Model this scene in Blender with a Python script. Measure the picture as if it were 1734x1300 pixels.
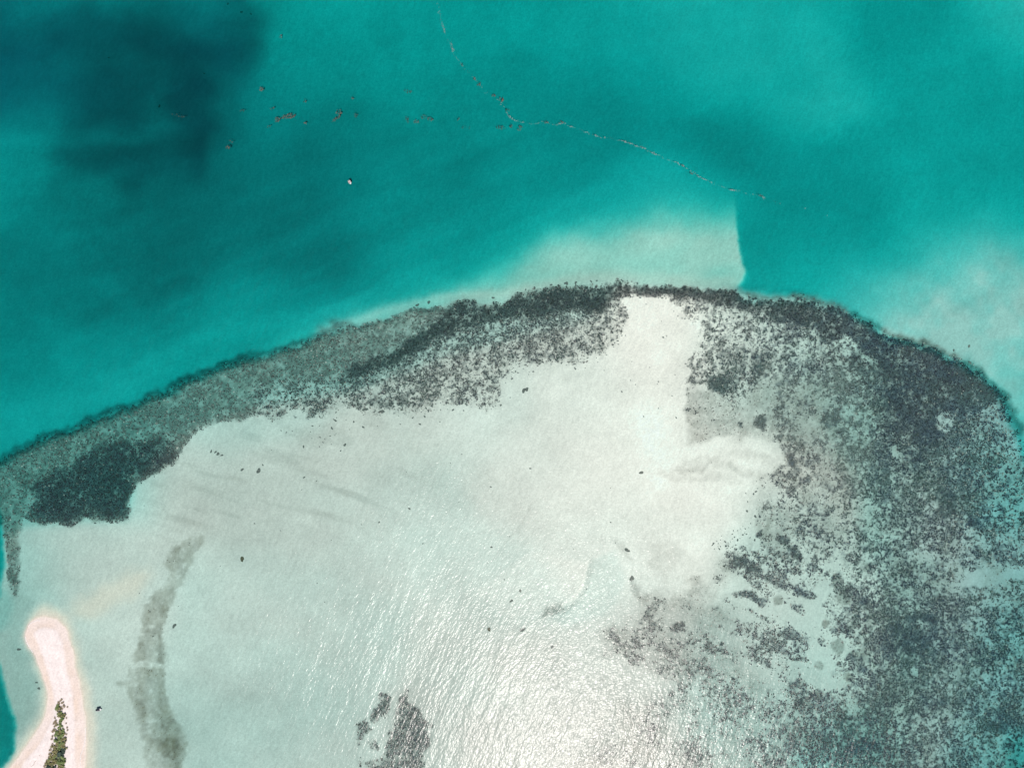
import bpy, math, random
import numpy as np
from mathutils import Vector, Matrix

# ------------------------------------------------------------------ clear
for o in list(bpy.data.objects):
    bpy.data.objects.remove(o, do_unlink=True)
scene = bpy.context.scene
COL = scene.collection
random.seed(7)
RNG = np.random.default_rng(11)

# ------------------------------------------------------------------ camera
CAM_H = 500.0                      # drone height above the sea
PW, PH = 1734.0, 1300.0            # photograph, pixels
S = 750.0 / PW                     # metres per photograph pixel at sea level
cam_d = bpy.data.cameras.new('camera')
cam_d.sensor_width = 36.0
cam_d.lens = 36.0 * CAM_H / 750.0
cam_d.clip_start = 1.0
cam_d.clip_end = 20000.0
cam = bpy.data.objects.new('camera', cam_d)
cam.location = (0, 0, CAM_H)
COL.objects.link(cam)
scene.camera = cam

# ------------------------------------------------------------------ sky and sun
# the sun glitter is centred near pixel (985, 1285): mirror direction of that ray
SUN = Vector(((990 - PW / 2) * S / CAM_H, -(1320 - PH / 2) * S / CAM_H, 1.0)).normalized()
SUN_EL = math.asin(SUN.z)
SUN_AZ = math.atan2(SUN.x, SUN.y)
world = bpy.data.worlds.new('World')
scene.world = world
world.use_nodes = True
wn = world.node_tree
bg = wn.nodes['Background']
sky = wn.nodes.new('ShaderNodeTexSky')
sky.sky_type = 'NISHITA'
sky.sun_disc = False
sky.sun_elevation = SUN_EL
sky.sun_rotation = SUN_AZ
wn.links.new(sky.outputs[0], bg.inputs[0])
bg.inputs[1].default_value = 0.07
sun_d = bpy.data.lights.new('sun', 'SUN')
sun_d.energy = 3.6
sun_d.angle = math.radians(0.5)
sun_d.color = (1.0, 0.92, 0.865)
sun = bpy.data.objects.new('sun', sun_d)
sun.rotation_euler = SUN.to_track_quat('Z', 'Y').to_euler()
sun.location = SUN * 900
COL.objects.link(sun)
scene.view_settings.view_transform = 'Standard'
scene.view_settings.look = 'None'
scene.view_settings.gamma = 1.0
scene.view_settings.use_curve_mapping = False
scene.view_settings.exposure = 0.12
cy = scene.cycles
cy.max_bounces = 4; cy.diffuse_bounces = 1; cy.glossy_bounces = 2; cy.transmission_bounces = 2; cy.volume_bounces = 0; cy.transparent_max_bounces = 8
cy.caustics_reflective = False; cy.caustics_refractive = False

# ------------------------------------------------------------------ map rasters (pixel coordinates of the photograph)
M = 160                                    # margin round the frame
W, H = int(PW) + 2 * M, int(PH) + 2 * M
JX, JY = np.meshgrid(np.arange(W, dtype=np.float32) - M, np.arange(H, dtype=np.float32) - M)


def vnoise(x, y, seed):
    t = np.random.default_rng(seed).random((256, 256), dtype=np.float32)
    ix = np.floor(x).astype(np.int32); iy = np.floor(y).astype(np.int32)
    fx = (x - ix).astype(np.float32); fy = (y - iy).astype(np.float32)
    fx = fx * fx * (3 - 2 * fx); fy = fy * fy * (3 - 2 * fy)
    ix &= 255; iy &= 255
    ix1 = (ix + 1) & 255; iy1 = (iy + 1) & 255
    a = t[iy, ix]; b = t[iy, ix1]; c = t[iy1, ix]; d = t[iy1, ix1]
    return (a + (b - a) * fx) * (1 - fy) + (c + (d - c) * fx) * fy


def grow(a, st):
    """linear enlargement of a coarse raster sampled every st pixels"""
    def one(a, n):
        t = np.arange(n, dtype=np.float32) / st
        i = t.astype(np.int32); f = (t - i)[:, None]
        return a[i] * (1 - f) + a[i + 1] * f
    return one(one(a, H).T.copy(), W).T


def fbm(cell, octv, seed, gain=0.5, ang=0.0, aniso=1.0):
    """unit-variance fractal noise; aniso > 1 stretches it along ang (image degrees)"""
    ca, sa = math.cos(math.radians(ang)), math.sin(math.radians(ang))
    out = np.zeros((H, W), np.float32); amp = 1.0; c = cell
    for k in range(octv):
        st = 4 if c >= 24 else (2 if c >= 12 else 1)
        if st == 1:
            X, Y = JX, JY
        else:
            X, Y = np.meshgrid(np.arange(0, W + 2 * st, st, dtype=np.float32) - M, np.arange(0, H + 2 * st, st, dtype=np.float32) - M)
        u = (X * ca + Y * sa) / aniso + 5000
        v = (-X * sa + Y * ca) + 5000
        n = vnoise(u / c, v / c, seed + k * 17) - 0.5
        out += amp * (n if st == 1 else grow(n, st))
        amp *= gain; c *= 0.5
    return out / out.std()


def uni(n):                                # gaussian-like noise to a flat 0..1 spread
    return 0.5 + 0.5 * np.tanh(n * 0.86)


def sstep(a, b, x):
    t = np.clip((x - a) / (b - a), 0, 1)
    return t * t * (3 - 2 * t)


def box(a, r, axis):
    if r < 1:
        return a
    a = np.moveaxis(a, axis, 0)
    p = np.concatenate([np.repeat(a[:1], r + 1, 0), a, np.repeat(a[-1:], r, 0)], 0)
    c = np.cumsum(p, 0, dtype=np.float64)
    o = ((c[2 * r + 1:] - c[:-2 * r - 1]) / (2 * r + 1)).astype(np.float32)
    return np.moveaxis(o, 0, axis)


def blur(a, s):
    r = int(round(s * 0.62)) if s >= 1 else 0
    for _ in range(3):
        a = box(box(a, r, 0), r, 1)
    return a


WX1, WY1 = fbm(26, 4, 101, 0.6), fbm(26, 4, 202, 0.6)      # ragged edges
WX2, WY2 = fbm(90, 4, 303, 0.55), fbm(90, 4, 404, 0.55)    # drifting, soft edges


def warp(a, fine=0.0, coarse=0.0, o=(0, 0)):
    if fine == 0 and coarse == 0:
        return a
    h, w = a.shape
    sl = (slice(o[1], o[1] + h), slice(o[0], o[0] + w))
    x = np.clip(JX[sl] + M - o[0] + WX1[sl] * fine + WX2[sl] * coarse, 0, w - 1).astype(np.int32)
    y = np.clip(JY[sl] + M - o[1] + WY1[sl] * fine + WY2[sl] * coarse, 0, h - 1).astype(np.int32)
    return a[y, x]


def window(p, pad):
    return (int(max(0, p[:, 0].min() - pad)), int(max(0, p[:, 1].min() - pad)), int(min(W, p[:, 0].max() + pad)), int(min(H, p[:, 1].max() + pad)))


def poly(pts, soft=2.0, fine=0.0, coarse=0.0):
    """soft mask of a polygon, worked out in its own window only"""
    p = np.array(pts, float) + M
    x0, y0, x1, y1 = window(p, 2.2 * soft + 4 * fine + 4 * coarse + 4)
    a = np.zeros((y1 - y0, x1 - x0), np.float32)
    q = np.roll(p, -1, 0)
    for y in range(y0, y1):
        yy = y + 0.01
        m = (p[:, 1] <= yy) != (q[:, 1] <= yy)
        if not m.any():
            continue
        xs = np.sort(p[m, 0] + (yy - p[m, 1]) / (q[m, 1] - p[m, 1]) * (q[m, 0] - p[m, 0])) - x0
        for i in range(0, len(xs) - 1, 2):
            a[y - y0, max(0, int(math.ceil(xs[i]))):max(0, min(x1 - x0, int(xs[i + 1]) + 1))] = 1
    full = np.zeros((H, W), np.float32)
    full[y0:y1, x0:x1] = warp(blur(a, soft), fine, coarse, (x0, y0))
    return full


def stroke(pts, width, soft=1.5, fine=0.0, coarse=0.0):
    p = np.array(pts, float) + M
    x0, y0, x1, y1 = window(p, width + 2.2 * soft + 4 * fine + 4 * coarse + 4)
    a = np.zeros((y1 - y0, x1 - x0), np.float32)
    X = JX[y0:y1, x0:x1]; Y = JY[y0:y1, x0:x1]
    for (ax, ay), (bx, by) in zip(pts[:-1], pts[1:]):
        L = (bx - ax) ** 2 + (by - ay) ** 2 + 1e-6
        t = np.clip(((X - ax) * (bx - ax) + (Y - ay) * (by - ay)) / L, 0, 1)
        np.maximum(a, ((X - ax - t * (bx - ax)) ** 2 + (Y - ay - t * (by - ay)) ** 2 < (width / 2) ** 2).astype(np.float32), out=a)
    full = np.zeros((H, W), np.float32)
    full[y0:y1, x0:x1] = warp(blur(a, soft), fine, coarse, (x0, y0))
    return full


def dab(arr, cx, cy, rx, ry, ang, v, hi, lo, fine, mode):
    """blend the value v into arr inside a ragged ellipse"""
    r = max(rx, ry) * hi + 4 * fine + 3
    x0, y0, x1, y1 = int(max(0, cx + M - r)), int(max(0, cy + M - r)), int(min(W, cx + M + r)), int(min(H, cy + M + r))
    if x1 <= x0 or y1 <= y0:
        return
    X = JX[y0:y1, x0:x1] - cx; Y = JY[y0:y1, x0:x1] - cy
    ca, sa = math.cos(math.radians(ang)), math.sin(math.radians(ang))
    d = np.sqrt(((X * ca + Y * sa) / rx) ** 2 + ((-X * sa + Y * ca) / ry) ** 2)
    m = warp(sstep(hi, lo, d), fine, 0, (x0, y0))
    s = arr[y0:y1, x0:x1]
    s[...] = s + ((np.maximum(s, v) if mode == 'max' else v) - s) * m


def field(pts, spread):
    """smooth field through scattered (x, y, value) points"""
    st = 8
    gx, gy = np.meshgrid(np.arange(0, W + 2 * st, st) - M, np.arange(0, H + 2 * st, st) - M)
    num = np.zeros(gx.shape); den = np.zeros(gx.shape)
    for x, y, v in pts:
        d2 = (gx - x) ** 2 + (gy - y) ** 2
        w = np.exp(-d2 / (2 * spread ** 2)) + 1e-3 / (1 + d2 / spread ** 2) ** 2
        num += w * v; den += w
    g = num / den
    return grow(g.astype(np.float32), st)


def mix(a, b, t):
    return a + (b - a) * t


# ------------------------------------------------------------------ outlines traced from the photograph
NORTH = [(-260, 880), (-120, 825), (0, 781), (35, 760), (87, 739), (138, 721), (194, 698), (242, 675), (294, 655), (346, 634),
         (398, 615), (450, 597), (502, 582), (537, 567), (571, 558), (602, 550), (647, 539), (678, 530), (709, 522),
         (747, 522), (775, 513), (809, 511), (854, 512), (878, 499), (910, 492), (958, 484), (1003, 480), (1052, 477),
         (1100, 482), (1131, 485), (1179, 487), (1227, 491), (1262, 499), (1290, 507), (1321, 504), (1359, 508),
         (1394, 517), (1421, 529), (1446, 531), (1466, 541), (1494, 561), (1515, 575), (1546, 582), (1577, 589),
         (1608, 603), (1629, 612), (1650, 631), (1674, 645), (1695, 665), (1705, 690), (1723, 732), (1745, 790),
         (1790, 880), (1860, 1000), (2000, 1200)]
OCEAN_R = poly(NORTH + [(2000, -260), (-260, -260)], 2.0, 2.2)     # crisp edge
OCEAN = poly(NORTH + [(2000, -260), (-260, -260)], 9.0, 2.2)

# --- sea depths outside the reef, given as how bright the green of bare sand shows there (0..255)
KR, KG, KB = 0.90, 0.112, 0.108           # absorption per metre
GREEN = [(50, 450, 130), (-150, 500, 130), (200, 450, 129), (50, 600, 144), (150, 665, 152), (-100, 720, 150), (300, 590, 148), (20, 745, 160), (70, 728, 164), (140, 697, 166), (240, 650, 168), (340, 612, 170), (440, 577, 176), (510, 555, 182),
         (400, 545, 156), (500, 515, 160), (300, 400, 119), (500, 400, 121), (560, 450, 128), (650, 485, 170), (700, 450, 166), (600, 512, 172), (560, 535, 178),
         (780, 412, 168), (850, 385, 172), (920, 360, 174), (650, 430, 148), (750, 380, 146), (1000, 345, 182), (800, 330, 132), (880, 335, 148), (1000, 310, 160), (1100, 300, 172), (1170, 320, 190), (1230, 320, 184), (1150, 345, 190), (1080, 335, 184),
         (1000, 250, 140), (1200, 250, 135), (1250, 300, 136), (900, 250, 150), (700, 300, 138), (600, 260, 130),
         (500, 260, 122), (450, 200, 142), (480, 110, 152), (600, 60, 154), (700, 110, 147), (800, 50, 152), (900, 150, 150),
         (1000, 110, 158), (1100, 190, 150), (1000, 200, 138), (1200, 110, 168), (1400, 150, 170), (1300, 200, 160), (1280, 60, 165), (1600, 120, 169), (1730, 20, 182), (1500, 20, 160),
         (1700, 160, 162), (1650, 300, 166), (1500, 250, 166), (1400, 320, 154), (1300, 370, 150), (1350, 420, 156), (1450, 400, 160),
         (1560, 430, 172), (1650, 430, 176), (1300, 460, 168), (1400, 480, 180), (350, 230, 128), (400, 320, 120),
         (700, -150, 163), (1200, -150, 160), (1800, 200, 165), (100, 340, 128), (20, 300, 150), (200, 340, 122), (-200, 250, 130)]


def lin(v):
    v = v / 255.0
    return ((v + 0.055) / 1.055) ** 2.4 if v > 0.04045 else v / 12.92


G0 = 0.84
ocean_d = field([(x, y, math.log(G0 / lin(g)) / (KG * 2.12)) for x, y, g in GREEN], 46)
ocean_d += mix(0.30, 0.15, sstep(1000, 1250, JX)) * fbm(150, 4, 511, 0.5, -14, 2.4) * np.clip(ocean_d - 2.0, 0, 3) / 3
# streaks of the sea bed left of the middle
ocean_d += 0.22 * fbm(34, 2, 523, 0.5, -6, 6.0) * poly([(-50, 200), (330, 200), (420, 330), (250, 400), (-50, 400)], 30)
ocean_d += 0.28 * fbm(46, 3, 541, 0.5, -24, 5.0) * poly([(150, 380), (700, 230), (1100, 230), (900, 420), (400, 640), (100, 700)], 40)

# --- pale sand shelf north of the reef with its steep slip face on the right
shelf = poly([(470, 596), (520, 568), (590, 545), (650, 522), (720, 492), (790, 465), (850, 438), (900, 412), (960, 392), (1020, 378),
              (1100, 354), (1180, 342), (1300, 330), (1400, 420), (1400, 560), (440, 700)], 42, 1, 3)
core = poly([(560, 556), (650, 530), (740, 498), (820, 465), (870, 436), (930, 408), (1000, 388), (1080, 378), (1180, 374),
             (1300, 374), (1300, 540), (560, 700)], 30, 1, 5)
slip = poly([(-260, -260), (1210, -260), (1235, 300), (1246, 335), (1249, 372), (1250, 400), (1255, 430), (1262, 458), (1258, 476),
             (1246, 492), (1240, 900), (-260, 900)], 2.6, 1.1)
d = mix(ocean_d, 1.6, shelf ** 1.1 * slip * 0.95)
d = mix(d, 0.56 + 0.07 * fbm(60, 3, 601, 0.5, -20, 2.0), core * slip)
# pale streaks of sand hugging the reef edge
rim = stroke([(540, 560), (571, 550), (647, 526), (709, 510), (775, 500), (854, 497), (958, 474), (1052, 468), (1131, 473), (1240, 480)], 14, 9, 1)
d = mix(d, 0.30, rim * slip * 0.88)
rim2 = stroke([(1225, 490), (1262, 499), (1300, 505), (1350, 506), (1392, 516), (1426, 531)], 24, 6, 1.5)
d = mix(d, 0.50, rim2 * 0.9)
rim3 = stroke([(1500, 560), (1520, 568), (1560, 577), (1600, 590), (1626, 606)], 15, 5, 1.5)
d = mix(d, 0.27, rim3 * 0.92)
# milky shallows on the right
east = field([(1450, 470, .5), (1500, 510, .9), (1560, 500, .97), (1620, 520, 1.0), (1700, 500, 1.0), (1760, 540, 1.0), (1660, 450, .97), (1720, 440, .85), (1620, 480, 1.0), (1680, 560, 1.0),
              (1600, 450, .75), (1560, 440, .5), (1520, 540, .95), (1580, 560, 1.0), (1640, 590, 1.0), (1700, 600, .97), (1730, 680, .9), (1700, 640, .95),
              (1740, 760, .75), (1722, 720, .85), (1710, 690, .95), (1780, 640, .8), (1400, 430, 0), (1500, 400, 0), (1600, 380, 0), (1730, 360, .1), (1350, 470, .1),
              (1440, 515, .45), (1730, 30, .45), (1740, 100, .3), (1690, 40, .2), (1690, 120, .05), (1650, 60, 0), (1700, 220, 0), (1300, 450, 0), (1200, 400, 0), (900, 300, 0), (500, 300, 0)], 42)
east = np.clip(east + 0.025 * fbm(36, 3, 611, 0.6) * (east > 0.02), 0, 1) * OCEAN
d = mix(d, 0.36, east)
ocean_depth = d

# --- depth over the reef flat and lagoon
lag = field([(1100, 640, .20), (1120, 560, .22), (1050, 700, .24), (1000, 640, .30), (900, 800, .30), (800, 700, .40), (700, 900, .42), (450, 850, .42),
             (600, 780, .42), (330, 800, .42), (400, 1000, .50), (600, 1100, .50), (350, 1150, .55), (500, 1200, .55), (560, 1290, .45), (200, 1000, .42),
             (130, 930, .50), (1000, 900, .30), (1000, 800, .24), (1200, 850, .22), (1150, 950, .26), (1100, 1000, .32), (850, 1000, .40), (900, 1150, .28), (850, 1260, .25), (1080, 1270, .25), (750, 1150, .35), (950, 1230, .22),
             (1100, 1150, .26), (1300, 800, .32), (1250, 760, .24), (1300, 690, .52), (1400, 620, .62), (1500, 690, .85), (1500, 600, .75), (1620, 700, .95), (1650, 800, 1.15),
             (1690, 740, 1.4), (1728, 860, 2.2), (1718, 800, 1.9), (1740, 950, 1.6), (1400, 1000, .58), (1300, 950, .5), (1350, 900, .45), (1600, 1000, 1.0), (1560, 900, .95), (1690, 960, 1.2), (1700, 1200, 1.6),
             (1740, 1100, 1.8), (1734, 1290, 2.6), (1705, 1265, 1.6), (1500, 1250, 1.05), (1600, 1150, 1.15), (1420, 1130, .65), (1200, 1200, .6), (1250, 1080, .5),
             (60, 820, .8), (200, 780, .8), (350, 690, .75), (500, 640, .62), (650, 590, .52), (800, 580, .4), (950, 540, .36), (1000, 1290, .22),
             (20, 1050, .75), (10, 940, 1.0), (60, 950, .6), (40, 1150, .7), (1250, 560, .35), (1300, 520, .6), (700, 1280, .4), (150, 1150, .42), (170, 1020, .42), (140, 1250, .42), (-150, 900, 3.5), (-120, 1200, 3), (1900, 1200, 4.5), (1900, 700, 4)], 44)
lag += 0.05 * fbm(110, 4, 701, 0.5, 20, 1.6) * np.clip(lag, 0, 1.0)
lag = lag * 0.44 + 0.22 * np.clip(lag - 0.95, 0, 9)
BANDW = poly([p for p in NORTH if p[0] <= 1052] + [(1000, 540), (760, 600), (600, 660), (430, 690), (330, 720), (230, 810), (215, 880), (40, 890), (-160, 1000)], 10)
lag = lag * (1 + 0.75 * BANDW)
lag = lag * mix(1.0, 0.58, sstep(1450, 1620, JX) * np.maximum(sstep(1725, 1690, JX), sstep(1260, 1220, JY)))
depth = mix(lag, ocean_depth, OCEAN)

# deep channel at the left edge
chan = poly([(-260, 830), (-20, 800), (-4, 840), (0, 900), (4, 960), (-4, 1000), (-22, 1060), (-4, 1135), (14, 1190), (25, 1235), (20, 1270), (2, 1300), (-12, 1340), (-260, 1420)], 5, 1.5)
depth = mix(depth, 3.3, chan)
chan2 = poly([(-260, 980), (6, 985), (22, 1015), (14, 1050), (-8, 1075), (-260, 1075)], 8, 2)
depth = mix(depth, 0.6, chan2 * 0.5)

# sand bar: ring of contours
Z7 = lambda pts: [(x / 2.888, 850 + y / 2.888) for x, y in pts]
BAR = Z7([(122, 640), (132, 598), (165, 570), (215, 562), (270, 575), (318, 612), (345, 690), (362, 800), (392, 920), (408, 1050), (412, 1200), (402, 1310),
          (395, 1500), (-60, 1500), (10, 1350), (45, 1300), (95, 1245), (170, 1140), (222, 1040), (242, 962), (228, 905), (202, 825), (162, 742), (126, 675)])
bar_w = poly(BAR, 4.5, 0.8)
bar_h = poly(Z7([(118, 640), (135, 560), (200, 505), (260, 500), (330, 560), (375, 680), (400, 800), (440, 920), (460, 1050), (458, 1310), (440, 1500), (-110, 1500), (-20, 1350),
                 (20, 1300), (60, 1240), (130, 1140), (180, 1050), (210, 980), (205, 905), (185, 825), (145, 742)]), 12, 1.5)
bar_top = poly(Z7([(160, 640), (200, 605), (270, 620), (310, 690), (325, 800), (350, 920), (365, 1050), (365, 1310), (350, 1500), (30, 1500), (90, 1310),
                   (140, 1245), (215, 1140), (260, 1040), (270, 962), (255, 905), (230, 825), (200, 742)]), 6, 0.8)
plume = poly(Z7([(300, 540), (380, 470), (520, 400), (660, 330), (760, 320), (700, 420), (560, 500), (420, 560)]), 12, 2, 3)
depth = mix(depth, 0.11, plume * 0.7)
depth = mix(depth, 0.05, bar_h * 0.92)
depth = mix(depth, -0.16, np.clip(bar_w * 1.0, 0, 1))
depth = mix(depth, -0.75, bar_top) - 0.02 * fbm(30, 3, 717) * bar_w

# curved sand lobe in the lower middle
lobe = poly([(985, 950), (992, 948), (991, 968), (985, 990), (972, 1012), (950, 1026), (925, 1034), (860, 1050), (800, 1000), (900, 930)], 2.0, 0.8)
lobe_rim = stroke([(994, 950), (991, 968), (984, 992), (971, 1013), (948, 1026)], 3, 1.5, 0.6)
depth -= 0.02 * blur(lobe, 6) * lobe + 0.05 * lobe_rim
depth += 0.035 * poly([(996, 950), (1040, 930), (1060, 980), (1030, 1040), (960, 1060), (925, 1040), (972, 1016), (988, 990)], 5, 1.5)
DEPTH = depth.astype(np.float32)

# ------------------------------------------------------------------ sea-bed cover
# turf: grey-green film over the sand; cover: dark coral / sea-grass clumps; brown: weed; tone: hue of the dark clumps
turf = np.zeros((H, W), np.float32)
cover = np.zeros((H, W), np.float32)

INNER_W = [(1055, 551), (1045, 575), (1010, 593), (975, 603), (937, 610), (906, 612), (861, 627), (842, 652), (850, 676), (830, 688), (802, 690), (733, 681),
           (690, 692), (647, 697), (612, 693), (560, 693), (502, 697), (460, 702), (415, 705), (381, 714), (346, 724), (319, 738), (308, 759), (298, 780), (270, 797), (242, 811),
           (225, 825), (220, 857), (211, 883), (173, 883), (145, 874), (114, 885), (80, 886), (59, 883), (45, 871), (30, 905), (33, 960), (34, 1004), (26, 1008), (18, 985), (12, 940), (4, 890), (-40, 880)]
west = poly([p for p in NORTH if p[0] <= 1052] + [(1046, 505)] + INNER_W, 3.0, 2.6)
mott = poly([(430, 655), (560, 640), (650, 600), (740, 545), (800, 520), (1060, 470), (1070, 560), (1010, 610), (880, 640), (860, 720), (560, 730), (430, 705)], 14, 4)
dense_n = poly([(560, 648), (600, 620), (650, 600), (690, 578), (730, 556), (756, 528), (775, 513), (854, 513), (878, 499), (958, 484), (1052, 477), (1160, 485), (1160, 500),
                (1100, 502), (1046, 508), (1010, 530), (975, 520), (930, 536), (880, 540), (850, 540), (800, 556), (760, 572), (720, 586), (690, 604), (650, 622), (600, 640)], 5, 3)
west_s = poly([p for p in NORTH if p[0] <= 1052] + [(1046, 505)] + INNER_W, 11.0, 5)
west = mix(west, np.minimum(west_s * 1.05, 1), mott * sstep(-12, 24, JY - np.interp(JX, [p[0] for p in NORTH], [p[1] for p in NORTH])))
bed = poly([(52, 826), (80, 806), (121, 790), (156, 762), (208, 743), (277, 749), (306, 762), (290, 786), (250, 802), (222, 815), (219, 852), (211, 882), (185, 884), (172, 874), (149, 872), (125, 884), (80, 886), (58, 872)], 13, 5)
bare = poly([(36, 848), (48, 834), (56, 840), (52, 862), (40, 868)], 4, 2)
outer = stroke([p for p in NORTH if -50 < p[0] < 760], 16, 3, 2)
w_cov = 0.60 + 0.28 * outer + 0.14 * sstep(420, 180, JX) + 0.06 * fbm(30, 3, 871)
w_cov = mix(w_cov, field([(450, 690, .6), (500, 660, .55), (580, 670, .6), (600, 640, .75), (640, 650, .7), (700, 650, .66), (700, 620, .6), (760, 600, .55), (780, 650, .62), (830, 640, .5), (760, 675, .35), (840, 680, .22), (860, 660, .2),
                          (800, 570, .62), (860, 590, .62), (900, 560, .58), (925, 590, .7), (960, 590, .5), (1000, 560, .5), (1030, 560, .55), (1030, 530, .7), (640, 690, .4), (560, 688, .5), (970, 530, .5)], 26), mott)
w_cov = mix(w_cov, 0.93, dense_n)
w_cov = mix(w_cov, 0.97, bed)
w_cov = mix(w_cov, 0.12, bare)
leftline = poly([(5, 880), (16, 880), (14, 920), (20, 960), (36, 985), (36, 1000), (26, 1005), (16, 975), (9, 930)], 2, 1.5)
lefthalf = poly([(14, 872), (44, 872), (36, 905), (38, 980), (30, 1010), (18, 970), (12, 920)], 4, 2)
w_cov = mix(w_cov, 0.35, lefthalf)
w_cov = mix(w_cov, 0.85, leftline)
cover = np.maximum(cover, west * w_cov)
turf = np.maximum(turf, west * mix(mix(0.86, 0.28, mott), 0.75, np.maximum(dense_n, bed)))

# east reef: cover read off on a 60 px grid
EG = """.25 .30 .50 .75 .92 .92 .92 .92 .92 .92
.30 .42 .50 .66 .88 .92 .92 .92 .92 .92
.30 .62 .60 .56 .62 .90 .92 .95 .92 .92
.60 .82 .72 .50 .52 .80 .93 .92 .92 .88
.35 .78 .46 .42 .52 .80 .94 .92 .88 .80
.04 .10 .26 .38 .46 .74 .94 .86 .80 .60
.00 .12 .28 .36 .46 .74 .92 .76 .76 .50
.00 .00 .12 .34 .40 .70 .86 .66 .72 .45
.00 .00 .10 .34 .40 .72 .66 .78 .66 .40
.00 .02 .24 .34 .46 .66 .66 .82 .58 .45
.00 .03 .36 .42 .46 .66 .54 .76 .50 .45
.02 .30 .56 .55 .40 .62 .60 .50 .40 .45
.10 .34 .42 .42 .30 .58 .62 .42 .36 .42
.15 .30 .28 .26 .18 .62 .74 .56 .36 .45
.22 .24 .28 .28 .18 .52 .80 .72 .50 .48
.30 .24 .30 .30 .24 .55 .80 .74 .56 .55
.26 .20 .30 .32 .28 .40 .74 .72 .62 .62
.22 .26 .30 .34 .34 .62 .62 .66 .58 .68
.22 .30 .36 .44 .66 .78 .60 .66 .62 .68
.22 .32 .42 .58 .74 .70 .58 .60 .64 .50
.22 .32 .42 .54 .62 .60 .60 .60 .50 .06"""
EG = np.array([[float(v) for v in r.split()] for r in EG.split('\n')])
EG = np.where(EG < 0.5, EG * 0.80, EG); EG[5:, 5:] = np.clip(EG[5:, 5:] * 1.10 - 0.01, 0, 0.97); EG[4:11, 2:5] *= 0.82; EG[11:19, 3:5] *= 1.05; EG[8:, 5:7] = np.maximum(EG[8:, 5:7], 0.68); EG[9:, 8:] *= 0.86
EX = np.arange(10) * 60 + 1180
EY = np.array([540, 570, 600, 630, 660, 690, 720, 750, 800, 850, 900, 940, 980, 1020, 1060, 1100, 1140, 1180, 1220, 1260, 1300])
ux = np.clip((JX[0] - 1180) / 60, 0, 8.999); uy = np.clip(np.interp(JY[:, 0], EY, np.arange(21)), 0, 19.999)
ax = ux.astype(int); ay = uy.astype(int); tx = (ux - ax)[None]; ty = (uy - ay)[:, None]
e_cov = ((EG[ay][:, ax] * (1 - tx) + EG[ay][:, ax + 1] * tx) * (1 - ty) + (EG[ay + 1][:, ax] * (1 - tx) + EG[ay + 1][:, ax + 1] * tx) * ty).astype(np.float32)
e_cov = warp(blur(e_cov, 14), 8, 10)
right = sstep(1470, 1600, JX) * sstep(740, 860, JY); mid_e = poly([(1180, 900), (1480, 900), (1500, 1220), (1200, 1220)], 30)
e_cov = np.clip(e_cov + (e_cov > 0.03) * (1 - 0.8 * e_cov) * (0.13 * fbm(48, 4, 881, 0.6) * (1 - right) + 0.20 * right * fbm(30, 4, 883, 0.65, -4, 4.0) + 0.20 * mid_e * fbm(22, 3, 885, 0.6, 25, 4.0)), 0, 0.98)
EASTP = [(1134, 484)] + [p for p in NORTH if p[0] >= 1179] + [(2000, 1540), (960, 1540), (975, 1290), (1010, 1250), (1060, 1218), (1110, 1196), (1146, 1180), (1142, 1161),
         (1108, 1140), (1045, 1110), (1000, 1086), (1012, 1070), (1060, 1055), (1086, 1030), (1092, 1004), (1140, 1000), (1186, 968), (1200, 936), (1240, 925), (1276, 905), (1276, 845),
         (1262, 826), (1300, 815), (1332, 790), (1322, 768), (1300, 745), (1217, 735), (1163, 750), (1160, 717), (1160, 672), (1155, 652), (1157, 617), (1172, 600), (1178, 570), (1168, 540), (1150, 517), (1134, 500)]
eastm = poly(EASTP, 4, 3.5)
eastm = mix(eastm, poly(EASTP, 10, 8), sstep(1300, 1240, JX) * sstep(515, 545, JY) * (1 - poly([(1140, 655), (1240, 660), (1280, 760), (1140, 770)], 6)))
easts = mix(poly(EASTP, 14, 6), poly(EASTP, 30, 10), poly([(1240, 735), (1390, 735), (1390, 960), (1180, 960), (1230, 850)], 20))
eastm = mix(eastm, poly(EASTP, 26, 12), poly([(1250, 745), (1380, 745), (1380, 880), (1240, 880)], 14))
edge_e = poly([(1046, 478), (1100, 482)] + [p for p in NORTH if 1131 <= p[0] <= 1700] + [(1660, 700), (1600, 690), (1540, 660), (1480, 610), (1440, 600), (1400, 575), (1370, 556), (1330, 545),
               (1290, 532), (1250, 524), (1200, 515), (1160, 505), (1100, 499), (1046, 502)], 4, 3.0)
e_cov = mix(e_cov, 0.95, edge_e)
thin = poly([(1040, 474), (1100, 481), (1140, 484), (1180, 487), (1180, 508), (1140, 500), (1100, 500), (1040, 506)], 2.5, 2.5)
# round spots: bare ones and grey ones among the clumps, and tight dark clusters
for cx, cy, r, v in [(1292, 963, 9, .05), (1361, 936, 8, .06), (1316, 1017, 12, .08), (1345, 979, 10, .08), (1390, 994, 12, .06), (1401, 958, 8, .08), (1236, 1006, 8, .08),
                     (1432, 585, 18, .42), (1295, 915, 12, .25), (1548, 1139, 8, .15), (1518, 1143, 7, .2), (1562, 832, 9, .25), (1575, 860, 9, .2), (1526, 1195, 9, .25), (1610, 1205, 14, .35),
                     (1680, 1088, 9, .2), (1440, 735, 12, .2), (1600, 715, 14, .5), (1470, 612, 12, .6), (1340, 1140, 12, .1), (1300, 1180, 16, .15), (1620, 880, 14, .3), (1650, 905, 12, .25), (1690, 850, 10, .3)]:
    dab(e_cov, cx, cy, r, r, 0, v, 1.25, 0.75, 2, 'set')
spots = np.zeros((H, W), np.float32)
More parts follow.
